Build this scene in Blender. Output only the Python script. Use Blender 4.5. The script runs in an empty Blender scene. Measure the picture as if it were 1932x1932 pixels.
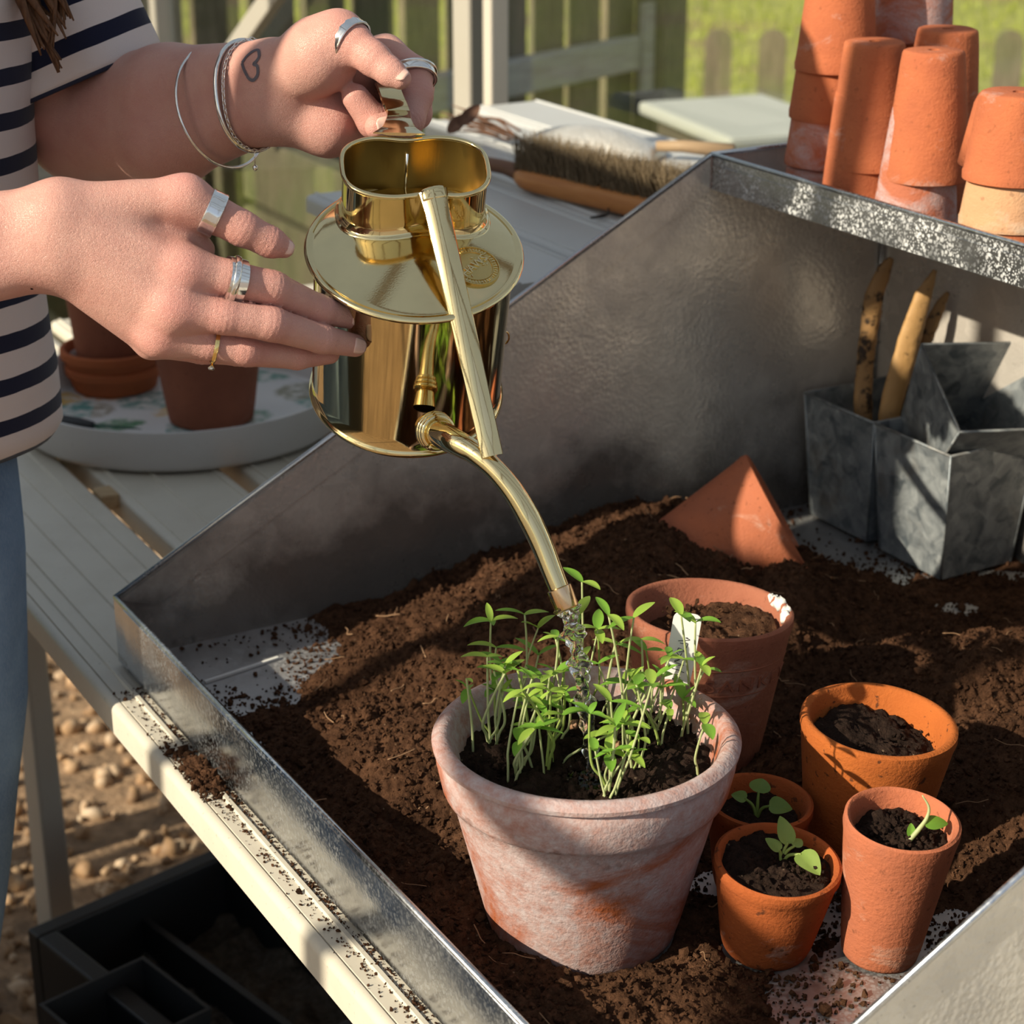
# Potting bench in a greenhouse: brass can, seedlings, terracotta pots.
import bpy, math, random
import numpy as np
from mathutils import Vector, Matrix
random.seed(7)
rng = np.random.default_rng(7)
sc = bpy.context.scene
COL = sc.collection
PI = math.pi

# ------------------------------------------------------------------ camera, world, sun, exposure
CAMZ = 0.70
TILT = math.radians(21.5)
FPX = 3700.0
cam = bpy.data.cameras.new('camera')
camo = bpy.data.objects.new('camera', cam)
COL.objects.link(camo)
camo.location = (0, 0, CAMZ)
camo.rotation_euler = (PI / 2 - TILT, 0, 0)
cam.sensor_fit = 'HORIZONTAL'
cam.sensor_width = 36.0
cam.lens = FPX / 1932 * 36.0
cam.clip_start = 0.05
cam.clip_end = 200
cam.dof.use_dof = True
cam.dof.focus_distance = 1.24
cam.dof.aperture_fstop = 11.5
sc.camera = camo

SUN_AZ = math.radians(57.0)      # the sun stands behind the camera, to its left
SUN_EL = math.radians(30.0)
SUN = Vector((-math.sin(SUN_AZ) * math.cos(SUN_EL), -math.cos(SUN_AZ) * math.cos(SUN_EL), math.sin(SUN_EL)))
sl = bpy.data.lights.new('sun', 'SUN')
sl.energy = 7.9
sl.angle = math.radians(0.53)
sl.color = (1.0, 0.87, 0.70)
slo = bpy.data.objects.new('sun', sl)
COL.objects.link(slo)
slo.rotation_euler = SUN.to_track_quat('Z', 'Y').to_euler()

world = bpy.data.worlds.new('sky')
sc.world = world
world.use_nodes = True
wn = world.node_tree
wn.nodes.clear()
sky = wn.nodes.new('ShaderNodeTexSky')
sky.sky_type = 'NISHITA'
sky.sun_disc = False
sky.sun_elevation = SUN_EL
sky.sun_rotation = math.atan2(SUN.x, SUN.y)
sky.air_density = 1.0
sky.dust_density = 2.5
sky.ozone_density = 1.0
wbg = wn.nodes.new('ShaderNodeBackground')
wbg.inputs['Strength'].default_value = 1.0
wout = wn.nodes.new('ShaderNodeOutputWorld')
veil = wn.nodes.new('ShaderNodeMix')          # clear sky seen through a thin even haze of cloud
veil.data_type = 'RGBA'
veil.inputs['Factor'].default_value = 0.42
veil.inputs[7].default_value = (0.70, 0.735, 0.78, 1)
gain = wn.nodes.new('ShaderNodeMix')
gain.data_type = 'RGBA'; gain.blend_type = 'MULTIPLY'
gain.inputs['Factor'].default_value = 1.0
gain.inputs[7].default_value = (0.125, 0.125, 0.125, 1)
wn.links.new(sky.outputs['Color'], gain.inputs[6])
wn.links.new(gain.outputs[2], veil.inputs[6])
wn.links.new(veil.outputs[2], wbg.inputs['Color'])
wn.links.new(wbg.outputs['Background'], wout.inputs['Surface'])

sc.view_settings.view_transform = 'Standard'
sc.view_settings.look = 'None'
sc.view_settings.exposure = 0.0
sc.view_settings.gamma = 1.0
sc.view_settings.use_curve_mapping = False
sc.cycles.use_denoising = True
sc.cycles.max_bounces = 10
sc.cycles.diffuse_bounces = 4
sc.cycles.glossy_bounces = 6
sc.cycles.transmission_bounces = 8
sc.cycles.transparent_max_bounces = 24
sc.cycles.sample_clamp_indirect = 6.0
sc.cycles.caustics_reflective = False
sc.cycles.caustics_refractive = False

# ------------------------------------------------------------------ frames of reference
# The bench runs along V (towards the viewer's right), U points to its back, z = 0 is the tray floor.
ANG = math.radians(30.0)
UV_O = Vector((-0.321, 1.447, 0.0))
U = Vector((math.cos(ANG), math.sin(ANG), 0))
V = Vector((math.sin(ANG), -math.cos(ANG), 0))
ZAX = Vector((0, 0, 1))
def W(u, v, z=0.0):
    return UV_O + U * u + V * v + ZAX * z
BENCH_M = Matrix(((U.x, V.x, 0, UV_O.x), (U.y, V.y, 0, UV_O.y), (0, 0, 1, 0), (0, 0, 0, 1)))
CF = Vector((0, math.cos(TILT), -math.sin(TILT)))
CU = Vector((0, math.sin(TILT), math.cos(TILT)))
CR = Vector((1, 0, 0))
def at(px, py, d):
    """the point of the room seen at photograph pixel (px, py), d metres deep"""
    return Vector((0, 0, CAMZ)) + (CF + CR * ((px - 966) / FPX) - CU * ((py - 966) / FPX)) * d
def on_z(px, py, z):
    r = CF + CR * ((px - 966) / FPX) - CU * ((py - 966) / FPX)
    return Vector((0, 0, CAMZ)) + r * ((z - CAMZ) / r.z)

# ------------------------------------------------------------------ objects
def props(o, label=None, cat=None, group=None, kind=None):
    if label: o['label'] = label
    if cat: o['category'] = cat
    if group: o['group'] = group
    if kind: o['kind'] = kind
    return o
def thing(name, label, cat, loc=(0, 0, 0), rot=None, group=None, matrix=None, kind=None):
    o = bpy.data.objects.new(name, None)
    o.empty_display_size = 0.02
    COL.objects.link(o)
    if matrix is not None: o.matrix_world = matrix
    else:
        o.location = loc
        if rot is not None: o.rotation_euler = rot
    return props(o, label, cat, group, kind)
def mesh(name, verts, faces, mat=None, smooth=True):
    me = bpy.data.meshes.new(name)
    if isinstance(verts, np.ndarray): verts = verts.tolist()
    if isinstance(faces, np.ndarray): faces = faces.tolist()
    me.from_pydata([tuple(v) for v in verts], [], [tuple(f) for f in faces])
    me.update()
    if smooth: me.polygons.foreach_set('use_smooth', np.ones(len(me.polygons), dtype=bool))
    for m in (mat if isinstance(mat, (list, tuple)) else [mat]):
        if m is not None: me.materials.append(m)
    return me
def obj(name, verts, faces, mat=None, parent=None, smooth=True, loc=None, rot=None, matrix=None, **kw):
    o = bpy.data.objects.new(name, mesh(name, verts, faces, mat, smooth))
    COL.objects.link(o)
    if parent is not None: o.parent = parent
    if matrix is not None: o.matrix_local = matrix
    if loc is not None: o.location = loc
    if rot is not None: o.rotation_euler = rot
    return props(o, kw.get('label'), kw.get('cat'), kw.get('group'), kw.get('kind'))
def link_copy(src, parent=None, loc=None, rot=None):
    o = src.copy()
    COL.objects.link(o)
    o.parent = parent
    if loc is not None: o.location = loc
    if rot is not None: o.rotation_euler = rot
    return o
def bevel(o, w=0.002, seg=2):
    m = o.modifiers.new('bevel', 'BEVEL')
    m.width = w; m.segments = seg; m.limit_method = 'ANGLE'; m.angle_limit = math.radians(35)
    return o
def solid(o, t, off=0.0):
    m = o.modifiers.new('solid', 'SOLIDIFY'); m.thickness = t; m.offset = off
    return o

# ------------------------------------------------------------------ shapes (lists of verts and faces)
class Geo:
    def __init__(s): s.v = []; s.f = []
    def add(s, v, f):
        n = len(s.v)
        s.v.extend([tuple(p) for p in v]); s.f.extend([tuple(i + n for i in q) for q in f])
        return s
    def box(s, a, b, m=None):
        (x0, y0, z0), (x1, y1, z1) = a, b
        v = [Vector(p) for p in ((x0, y0, z0), (x1, y0, z0), (x1, y1, z0), (x0, y1, z0), (x0, y0, z1), (x1, y0, z1), (x1, y1, z1), (x0, y1, z1))]
        if m is not None: v = [m @ p for p in v]
        return s.add(v, [(0, 3, 2, 1), (4, 5, 6, 7), (0, 1, 5, 4), (1, 2, 6, 5), (2, 3, 7, 6), (3, 0, 4, 7)])
    def tube(s, pts, rad, n=10, cap=True, flat=1.0, up=None):
        v, f = tube(pts, rad, n, cap, flat, up)
        return s.add(v, f)
def spline(pts, n=8):
    """Catmull-Rom through pts"""
    P = [Vector(p) for p in pts]
    P = [P[0] * 2 - P[1]] + P + [P[-1] * 2 - P[-2]]
    out = []
    for i in range(1, len(P) - 2):
        for k in range(n):
            t = k / n
            a, b, c, d = P[i - 1], P[i], P[i + 1], P[i + 2]
            out.append(0.5 * ((2 * b) + (c - a) * t + (2 * a - 5 * b + 4 * c - d) * t * t + (3 * b - a - 3 * c + d) * t ** 3))
    out.append(P[-2].copy())
    return out
def lerp_list(vals, m):
    x = np.linspace(0, len(vals) - 1, m)
    return np.interp(x, range(len(vals)), vals)
def tube(pts, rad, n=10, cap=True, flat=1.0, up=None):
    """sweep an ellipse (rad, rad*flat) along pts; flat is measured along the carried normal"""
    P = [Vector(p) for p in pts]
    R = list(rad) if hasattr(rad, '__len__') else [rad] * len(P)
    if len(R) != len(P): R = lerp_list(R, len(P))
    FL = list(flat) if hasattr(flat, '__len__') else [flat] * len(P)
    if len(FL) != len(P): FL = lerp_list(FL, len(P))
    v, f = [], []
    nrm = Vector(up) if up is not None else None
    for i, p in enumerate(P):
        t = (P[min(i + 1, len(P) - 1)] - P[max(i - 1, 0)]).normalized()
        if nrm is None:
            nrm = t.orthogonal()
        nrm = (nrm - t * nrm.dot(t))
        if nrm.length < 1e-6: nrm = t.orthogonal()
        nrm.normalize()
        b = t.cross(nrm)
        for k in range(n):
            a = 2 * PI * k / n
            v.append(p + b * (math.cos(a) * R[i]) + nrm * (math.sin(a) * R[i] * FL[i]))
    for i in range(len(P) - 1):
        for k in range(n):
            f.append((i * n + k, i * n + (k + 1) % n, (i + 1) * n + (k + 1) % n, (i + 1) * n + k))
    if cap:
        f.append(tuple(range(n - 1, -1, -1)))
        f.append(tuple((len(P) - 1) * n + k for k in range(n)))
    return v, f
def lathe(prof, n=64, loop=False, wob=0.0, seed=0, chip=0.0):
    """turn (r, z) points round z; loop=True joins the last ring to the first"""
    r_ = np.random.default_rng(seed)
    ph = r_.uniform(0, 2 * PI, 8)
    v, f = [], []
    m = len(prof)
    zs = max(p[1] for p in prof) - min(p[1] for p in prof) + 1e-9
    for i, (r, z) in enumerate(prof):
        for k in range(n):
            a = 2 * PI * k / n
            w = 1 + wob * (math.sin(2 * a + ph[0]) + .6 * math.sin(3 * a + ph[1]) + .35 * math.sin(7 * a + ph[2] + z / zs * 5) + .3 * math.sin(z / zs * 18 + ph[3]))
            v.append((r * w * math.cos(a), r * w * math.sin(a), z + wob * 0.02 * math.sin(3 * a + ph[4])))
    for i in range(m if loop else m - 1):
        j = (i + 1) % m
        for k in range(n):
            f.append((i * n + k, i * n + (k + 1) % n, j * n + (k + 1) % n, j * n + k))
    return v, f

# ------------------------------------------------------------------ noise on arrays
def _hash(ix, iy, seed):
    h = (ix.astype(np.int64) * 374761393 + iy.astype(np.int64) * 668265263 + seed * 974634777) & 0xffffffff
    h = ((h ^ (h >> 13)) * 1274126177) & 0xffffffff
    return (h ^ (h >> 16)) & 0xffffffff
def pnoise(x, y, seed=0):
    ix, iy = np.floor(x), np.floor(y)
    fx, fy = x - ix, y - iy
    ux, uy = fx * fx * fx * (fx * (fx * 6 - 15) + 10), fy * fy * fy * (fy * (fy * 6 - 15) + 10)
    def g(dx, dy):
        a = _hash(ix + dx, iy + dy, seed) / 4294967296.0 * 2 * PI
        return np.cos(a) * (fx - dx) + np.sin(a) * (fy - dy)
    a = g(0, 0) + ux * (g(1, 0) - g(0, 0))
    b = g(0, 1) + ux * (g(1, 1) - g(0, 1))
    return (a + uy * (b - a)) * 1.5
def fbm(x, y, wl, octaves, seed=0, gain=0.5):
    s = np.zeros_like(x); a = 1.0
    for o in range(octaves):
        s += a * pnoise(x / wl, y / wl, seed + o); wl *= 0.5; a *= gain
    return s
def grid_faces(nu, nv):
    i = np.arange((nu - 1) * (nv - 1)); r, c = i // (nv - 1), i % (nv - 1)
    a = r * nv + c
    return np.stack([a, a + nv, a + nv + 1, a + 1], 1)

ICO_V = None
def ico():
    global ICO_V
    t = (1 + 5 ** .5) / 2
    v = np.array([(-1, t, 0), (1, t, 0), (-1, -t, 0), (1, -t, 0), (0, -1, t), (0, 1, t), (0, -1, -t), (0, 1, -t), (t, 0, -1), (t, 0, 1), (-t, 0, -1), (-t, 0, 1)], float)
    v /= np.linalg.norm(v[0])
    f = np.array([(0, 11, 5), (0, 5, 1), (0, 1, 7), (0, 7, 10), (0, 10, 11), (1, 5, 9), (5, 11, 4), (11, 10, 2), (10, 7, 6), (7, 1, 8), (3, 9, 4), (3, 4, 2), (3, 2, 6), (3, 6, 8), (3, 8, 9), (4, 9, 5), (2, 4, 11), (6, 2, 10), (8, 6, 7), (9, 8, 1)])
    return v, f
def crumbs_mesh(name, pts, sizes, mat, smooth=False, flat=0.8):
    """one joined mesh of rough little lumps"""
    v0, f0 = ico()
    n = len(pts)
    pts = np.asarray(pts, float); sizes = np.asarray(sizes, float)
    jit = rng.uniform(0.55, 1.35, (n, 12, 1))
    q = rng.normal(size=(n, 4)); q /= np.linalg.norm(q, axis=1, keepdims=True)
    w, x, y, z = q.T
    R = np.stack([np.stack([1 - 2 * (y * y + z * z), 2 * (x * y - z * w), 2 * (x * z + y * w)], -1),
                  np.stack([2 * (x * y + z * w), 1 - 2 * (x * x + z * z), 2 * (y * z - x * w)], -1),
                  np.stack([2 * (x * z - y * w), 2 * (y * z + x * w), 1 - 2 * (x * x + y * y)], -1)], 1)
    el = np.stack([rng.uniform(.7, 1.5, n), rng.uniform(.6, 1.1, n), np.full(n, flat)], 1)
    vv = np.einsum('nij,nkj->nki', R, v0[None] * jit * el[:, None]) * sizes[:, None, None] + pts[:, None]
    ff = (f0[None] + (np.arange(n) * 12)[:, None, None]).reshape(-1, 3)
    return mesh(name, vv.reshape(-1, 3), ff, mat, smooth)

# ------------------------------------------------------------------ materials
class NT:
    """a small wrapper to write node trees briefly"""
    def __init__(s, name):
        s.m = bpy.data.materials.new(name); s.m.use_nodes = True
        s.t = s.m.node_tree; s.t.nodes.clear()
        s.out = s.t.nodes.new('ShaderNodeOutputMaterial')
    def n(s, kind, ins=None, **at_):
        x = s.t.nodes.new('ShaderNode' + kind)
        for k, v in at_.items(): setattr(x, k, v)
        for k, v in (ins or {}).items(): s.set(x, k, v)
        return x
    def set(s, x, k, v):
        i = x.inputs[k]
        if hasattr(v, 'is_output') or isinstance(v, bpy.types.NodeSocket): s.t.links.new(v, i)
        elif isinstance(v, (tuple, list)) and len(v) == 3 and i.type == 'RGBA': i.default_value = (*v, 1)
        else: i.default_value = v
    def obj(s, rand=True):
        """object coordinates, shifted by the object's own random number"""
        c = s.n('TexCoord').outputs['Object']
        if not rand: return c
        r = s.n('ObjectInfo').outputs['Random']
        k = s.n('Math', {0: r, 1: 37.0}, operation='MULTIPLY').outputs[0]
        return s.n('VectorMath', {0: c, 1: k}, operation='ADD').outputs[0]
    def noise(s, co, scale, detail=4, rough=0.55, dist=0.0):
        return s.n('TexNoise', {'Vector': co, 'Scale': scale, 'Detail': detail, 'Roughness': rough, 'Distortion': dist}).outputs['Fac']
    def ramp(s, fac, *stops):
        r = s.n('ValToRGB', {'Fac': fac})
        e = r.color_ramp.elements
        while len(e) < len(stops): e.new(0.5)
        for k, (p, c) in enumerate(stops):
            e[k].position = p
            e[k].color = (*c, 1) if isinstance(c, (tuple, list)) else (c, c, c, 1)
        return r.outputs['Color']
    def mix(s, fac, a, b, blend='MIX'):
        x = s.n('Mix', data_type='RGBA', blend_type=blend)
        for k, v in (('Factor', fac), ('A', a), ('B', b)):
            i = [q for q in x.inputs if q.name == k and (q.type == 'RGBA' or k == 'Factor')][0]
            if isinstance(v, bpy.types.NodeSocket): s.t.links.new(v, i)
            elif isinstance(v, (tuple, list)): i.default_value = (*v, 1)
            else: i.default_value = v
        return [q for q in x.outputs if q.type == 'RGBA'][0]
    def math(s, op, a, b=0.0, clamp=False):
        x = s.n('Math', {0: a, 1: b}, operation=op); x.use_clamp = clamp
        return x.outputs[0]
    def bump(s, h, strength=0.3, dist=0.002, nrm=None):
        i = {'Height': h, 'Strength': strength, 'Distance': dist}
        if nrm is not None: i['Normal'] = nrm
        return s.n('Bump', i).outputs['Normal']
    def bsdf(s, **kw):
        names = {'color': 'Base Color', 'rough': 'Roughness', 'metal': 'Metallic', 'normal': 'Normal', 'sss': 'Subsurface Weight', 'sssr': 'Subsurface Radius', 'ssss': 'Subsurface Scale', 'trans': 'Transmission Weight', 'ior': 'IOR', 'coat': 'Coat Weight', 'spec': 'Specular IOR Level', 'sheen': 'Sheen Weight', 'alpha': 'Alpha', 'aniso': 'Anisotropic'}
        b = s.n('BsdfPrincipled')
        for k, v in kw.items(): s.set(b, names[k], v)
        s.t.links.new(b.outputs[0], s.out.inputs['Surface'])
        return s.m

def m_plain(name, c, rough=0.5, metal=0.0, **kw):
    return NT(name).bsdf(color=c, rough=rough, metal=metal, **kw)

def m_terracotta(name, c1, c2, bloom=0.35, bcol=(0.55, 0.47, 0.43), scale=16, dirt=0.2, grime=None):
    t = NT(name); co = t.obj()
    base = t.mix(t.ramp(t.noise(co, scale * 1.4, 6, 0.6), (0.3, 0.0), (0.72, 1.0)), c1, c2)
    st = t.n('Mapping', {'Vector': co, 'Scale': (1, 1, 1.7)}).outputs[0]
    if bloom > 0:
        k = t.ramp(t.noise(st, scale * 0.9, 8, 0.68, 0.6), (0.665 - bloom * 0.36, 0.0), (0.80 - bloom * 0.36, 1.0))
        g = t.ramp(t.noise(co, scale * 22, 4, 0.7), (0.3, 0.45), (0.7, 1.0))
        k2 = t.math('MULTIPLY', k, g)
        base = t.mix(t.math('MULTIPLY', k2, 0.9), base, bcol)
    sp = t.ramp(t.noise(co, scale * 9, 3, 0.5), (0.30, 1.0), (0.36, 0.0))
    base = t.mix(t.math('MULTIPLY', sp, dirt), base, (0.05, 0.022, 0.012))
    h = t.math('ADD', t.noise(co, 420, 3, 0.6), t.math('MULTIPLY', t.noise(st, 60, 4, 0.6), 1.3))
    return t.bsdf(color=base, rough=0.88, normal=t.bump(h, 0.55, 0.0012), spec=0.22)

def m_compost(name, lo=(0.022, 0.0095, 0.005), hi=(0.185, 0.088, 0.047), rough=0.95, scale=1.0):
    t = NT(name); co = t.obj(False)
    n1 = t.noise(co, 130 * scale, 6, 0.7)
    n2 = t.noise(co, 22 * scale, 4, 0.55)
    k = t.math('ADD', t.math('MULTIPLY', n1, 0.8), t.math('MULTIPLY', n2, 0.35))
    c = t.ramp(k, (0.36, lo), (0.60, tuple((a + b) * .46 for a, b in zip(lo, hi))), (0.84, hi))
    fl = t.ramp(t.n('TexVoronoi', {'Vector': co, 'Scale': 95 * scale, 'Randomness': 1.0}).outputs['Distance'], (0.055, 1.0), (0.075, 0.0))
    c = t.mix(t.math('MULTIPLY', fl, 0.28), c, (0.5, 0.36, 0.24))
    h = t.math('ADD', t.noise(co, 420 * scale, 5, 0.75), t.math('MULTIPLY', t.noise(co, 110 * scale, 4, 0.7), 2.0))
    return t.bsdf(color=c, rough=rough, normal=t.bump(h, 0.9, 0.003), spec=0.1)

def m_zinc(name, c=(0.50, 0.51, 0.52), rough=0.3, spots=0.0, dirt=0.35, spangle=60, stip=0.0, metal0=1.0, low_shade=0.0):
    t = NT(name); co = t.obj(False)
    vor = t.n('TexVoronoi', {'Vector': co, 'Scale': spangle}).outputs['Color']
    vb = t.n('SeparateColor', {'Color': vor}).outputs[0]
    base = t.mix(t.math('MULTIPLY', vb, 0.35), c, tuple(x * 0.62 for x in c))
    dn = t.ramp(t.noise(co, 9, 7, 0.65), (0.42, 0.0), (0.72, 1.0))
    base = t.mix(t.math('MULTIPLY', dn, dirt), base, (0.30, 0.235, 0.185))
    if low_shade > 0:      # painted shade: the sheet darkens towards the bottom, broken up by noise
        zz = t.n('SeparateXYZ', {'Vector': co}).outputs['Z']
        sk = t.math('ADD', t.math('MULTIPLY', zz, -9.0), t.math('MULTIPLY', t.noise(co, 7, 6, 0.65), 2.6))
        base = t.mix(t.math('MULTIPLY', t.ramp(sk, (0.25, 0.0), (0.95, 1.0)), low_shade), base, (0.075, 0.062, 0.055))
    rg = t.math('ADD', rough, t.math('MULTIPLY', dn, 0.2))
    metal = t.math('SUBTRACT', metal0, t.math('MULTIPLY', dn, dirt * 0.4))
    sp2 = t.ramp(t.noise(co, 300, 4, 0.6), (0.27, 1.0), (0.33, 0.0))
    base = t.mix(t.math('MULTIPLY', sp2, 0.45), base, (0.05, 0.045, 0.04))
    if spots > 0:
        d = t.n('TexVoronoi', {'Vector': co, 'Scale': 230}).outputs['Distance']
        d2 = t.n('TexVoronoi', {'Vector': co, 'Scale': 480}).outputs['Distance']
        a = t.ramp(d, (0.28, 1.0), (0.42, 0.0))
        b = t.ramp(d2, (0.3, 0.8), (0.45, 0.0))
        nn = t.ramp(t.noise(co, 30, 4, 0.6), (0.28, 0.0), (0.60, 1.0))
        k = t.math('MULTIPLY', t.math('MAXIMUM', a, b), t.math('MULTIPLY', nn, spots), True)
        base = t.mix(k, base, (0.62, 0.62, 0.62))
        metal = t.math('SUBTRACT', metal, t.math('MULTIPLY', k, 0.85), True)
        rg = t.math('ADD', rg, t.math('MULTIPLY', k, 0.4))
    h = t.noise(co, 240, 3, 0.6)
    if stip > 0:
        h = t.math('ADD', h, t.math('MULTIPLY', t.n('TexVoronoi', {'Vector': co, 'Scale': 260, 'Smoothness': 0.6}, feature='SMOOTH_F1').outputs['Distance'], 2.0))
    return t.bsdf(color=base, metal=metal, rough=rg, normal=t.bump(h, 0.12 + stip, 0.0008))

def m_oldzinc(name):
    t = NT(name); co = t.obj()
    n = t.ramp(t.noise(co, 42, 5, 0.6, 1.2), (0.38, 0.0), (0.62, 1.0))
    vor = t.n('SeparateColor', {'Color': t.n('TexVoronoi', {'Vector': co, 'Scale': 75}).outputs['Color']}).outputs[0]
    base = t.mix(t.math('MULTIPLY', t.math('ADD', n, vor), 0.5), (0.115, 0.135, 0.155), (0.40, 0.42, 0.43))
    base = t.mix(t.ramp(t.noise(co, 14, 6, 0.65), (0.55, 0.0), (0.72, 0.7)), base, (0.20, 0.165, 0.13))
    return t.bsdf(color=base, metal=0.45, rough=t.math('ADD', 0.42, t.math('MULTIPLY', n, 0.2)), normal=t.bump(n, 0.15, 0.0006))

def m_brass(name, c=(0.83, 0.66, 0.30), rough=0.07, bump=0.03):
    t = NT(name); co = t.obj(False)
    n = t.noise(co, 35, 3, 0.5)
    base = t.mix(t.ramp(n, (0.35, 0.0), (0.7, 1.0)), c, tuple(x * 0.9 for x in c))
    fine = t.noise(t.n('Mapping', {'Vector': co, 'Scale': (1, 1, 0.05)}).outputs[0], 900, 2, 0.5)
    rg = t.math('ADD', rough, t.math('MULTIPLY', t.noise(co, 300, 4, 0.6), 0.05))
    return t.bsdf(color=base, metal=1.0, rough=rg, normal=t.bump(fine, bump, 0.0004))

def m_skin(name):
    t = NT(name); co = t.obj(False)
    n1 = t.noise(co, 26, 5, 0.6)
    n2 = t.noise(co, 150, 4, 0.6)
    red = t.n('Attribute', attribute_name='redness').outputs['Fac']
    base = t.mix(t.ramp(n1, (0.35, 0.0), (0.7, 1.0)), (0.61, 0.305, 0.25), (0.69, 0.39, 0.32))
    base = t.mix(t.math('MULTIPLY', t.ramp(n2, (0.35, 0.0), (0.7, 1.0)), 0.22), base, (0.61, 0.275, 0.235))
    base = t.mix(t.math('MULTIPLY', red, 0.45), base, (0.66, 0.225, 0.205))
    vor = t.n('TexVoronoi', {'Vector': co, 'Scale': 950}, feature='DISTANCE_TO_EDGE').outputs['Distance']
    cr = t.ramp(vor, (0.0, 0.0), (0.12, 1.0))
    crease = t.n('Attribute', attribute_name='crease').outputs['Fac']
    h = t.math('ADD', t.math('MULTIPLY', cr, 0.5), t.math('ADD', t.noise(co, 500, 3, 0.6), t.math('MULTIPLY', crease, -5.0)))
    fold = t.noise(t.n('Mapping', {'Vector': co, 'Scale': (1, 1, 1)}).outputs[0], 230, 5, 0.7, 0.6)
    n_ = t.bump(fold, 0.16, 0.0010)
    return t.bsdf(color=base, rough=0.46, sss=0.10, sssr=(1.0, 0.35, 0.2), ssss=0.005, normal=t.bump(h, 0.55, 0.0008, n_), spec=0.45)

def m_cloth_stripe(name, dark=(0.012, 0.014, 0.035), light=(0.66, 0.58, 0.56), period=0.031, frac=0.40):
    t = NT(name); co = t.obj(False)
    s = t.n('Attribute', attribute_name='band').outputs['Fac']
    w = t.math('ADD', s, t.math('MULTIPLY', t.math('SUBTRACT', t.noise(co, 18, 2), 0.5), 0.003))
    fr = t.math('FRACT', t.math('DIVIDE', w, period))
    k = t.math('GREATER_THAN', fr, 1 - frac)
    base = t.mix(k, light, dark)
    weave = t.noise(t.n('Mapping', {'Vector': co, 'Scale': (1, 1, 3)}).outputs[0], 900, 2, 0.6)
    return t.bsdf(color=base, rough=0.9, normal=t.bump(weave, 0.35, 0.0006), sheen=0.15, spec=0.15)

def m_denim(name):
    t = NT(name); co = t.obj(False)
    n = t.noise(co, 11, 5, 0.6)
    base = t.mix(t.ramp(n, (0.35, 0.0), (0.7, 1.0)), (0.10, 0.165, 0.27), (0.19, 0.29, 0.43))
    f = t.noise(t.n('Mapping', {'Vector': co, 'Scale': (1, 1, 0.25)}).outputs[0], 1100, 2, 0.6)
    base = t.mix(t.math('MULTIPLY', t.ramp(f, (0.45, 0.0), (0.6, 1.0)), 0.25), base, (0.3, 0.38, 0.5))
    return t.bsdf(color=base, rough=0.92, normal=t.bump(f, 0.4, 0.0006), spec=0.1)

def m_leaf(name, c=(0.16, 0.36, 0.05), c2=(0.25, 0.47, 0.08)):
    t = NT(name); co = t.obj()
    base = t.mix(t.noise(co, 120, 3, 0.5), c, c2)
    d = t.n('BsdfPrincipled', {'Base Color': base, 'Roughness': 0.5, 'Specular IOR Level': 0.35})
    tr = t.n('BsdfTranslucent', {'Color': t.mix(0.5, base, (0.42, 0.62, 0.06))})
    mx = t.n('MixShader', {'Fac': 0.38, 1: d.outputs[0], 2: tr.outputs[0]})
    t.t.links.new(mx.outputs[0], t.out.inputs['Surface'])
    return t.m

def m_glass(name, tint=(0.95, 0.97, 0.955)):
    """thin window glass: lets light straight through, mirrors by Fresnel"""
    t = NT(name)
    fc = t.n('LayerWeight', {'Blend': 0.5}).outputs['Facing']
    fr = t.math('ADD', 0.04, t.math('MULTIPLY', t.math('POWER', fc, 5.0), 0.96))
    a = t.n('BsdfTransparent', {'Color': tint})
    b = t.n('BsdfGlossy', {'Color': (1, 1, 1), 'Roughness': 0.015})
    mx = t.n('MixShader', {'Fac': fr, 1: a.outputs[0], 2: b.outputs[0]})
    t.t.links.new(mx.outputs[0], t.out.inputs['Surface'])
    return t.m

def m_water(name):
    t = NT(name); co = t.obj(False)
    h = t.noise(co, 140, 3, 0.5)
    return t.bsdf(color=(1, 1, 1), rough=0.0, trans=1.0, ior=1.33, normal=t.bump(h, 0.25, 0.002))

def m_wood(name, c1, c2, scale=12, stretch=(1, 8, 8), rough=0.75, green=0.0):
    t = NT(name); co = t.obj()
    mp = t.n('Mapping', {'Vector': co, 'Scale': stretch}).outputs[0]
    n = t.noise(mp, scale, 6, 0.6, 0.4)
    base = t.mix(t.ramp(n, (0.3, 0.0), (0.72, 1.0)), c1, c2)
    if green > 0:
        base = t.mix(t.math('MULTIPLY', t.ramp(t.noise(co, 5, 4, 0.6), (0.4, 0.0), (0.65, 1.0)), green), base, (0.10, 0.13, 0.05))
    return t.bsdf(color=base, rough=rough, normal=t.bump(n, 0.35, 0.002), spec=0.2)

def m_paint(name, c=(0.62, 0.565, 0.47), rough=0.42, dirt=0.25):
    t = NT(name); co = t.obj(False)
    n = t.ramp(t.noise(co, 14, 7, 0.65), (0.45, 0.0), (0.8, 1.0))
    base = t.mix(t.math('MULTIPLY', n, dirt), c, (0.33, 0.27, 0.2))
    sp = t.ramp(t.noise(co, 260, 3, 0.6), (0.30, 1.0), (0.35, 0.0))
    base = t.mix(t.math('MULTIPLY', sp, dirt * 1.2), base, (0.12, 0.08, 0.05))
    return t.bsdf(color=base, rough=rough, normal=t.bump(t.noise(co, 700, 2), 0.08, 0.0004))

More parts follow.
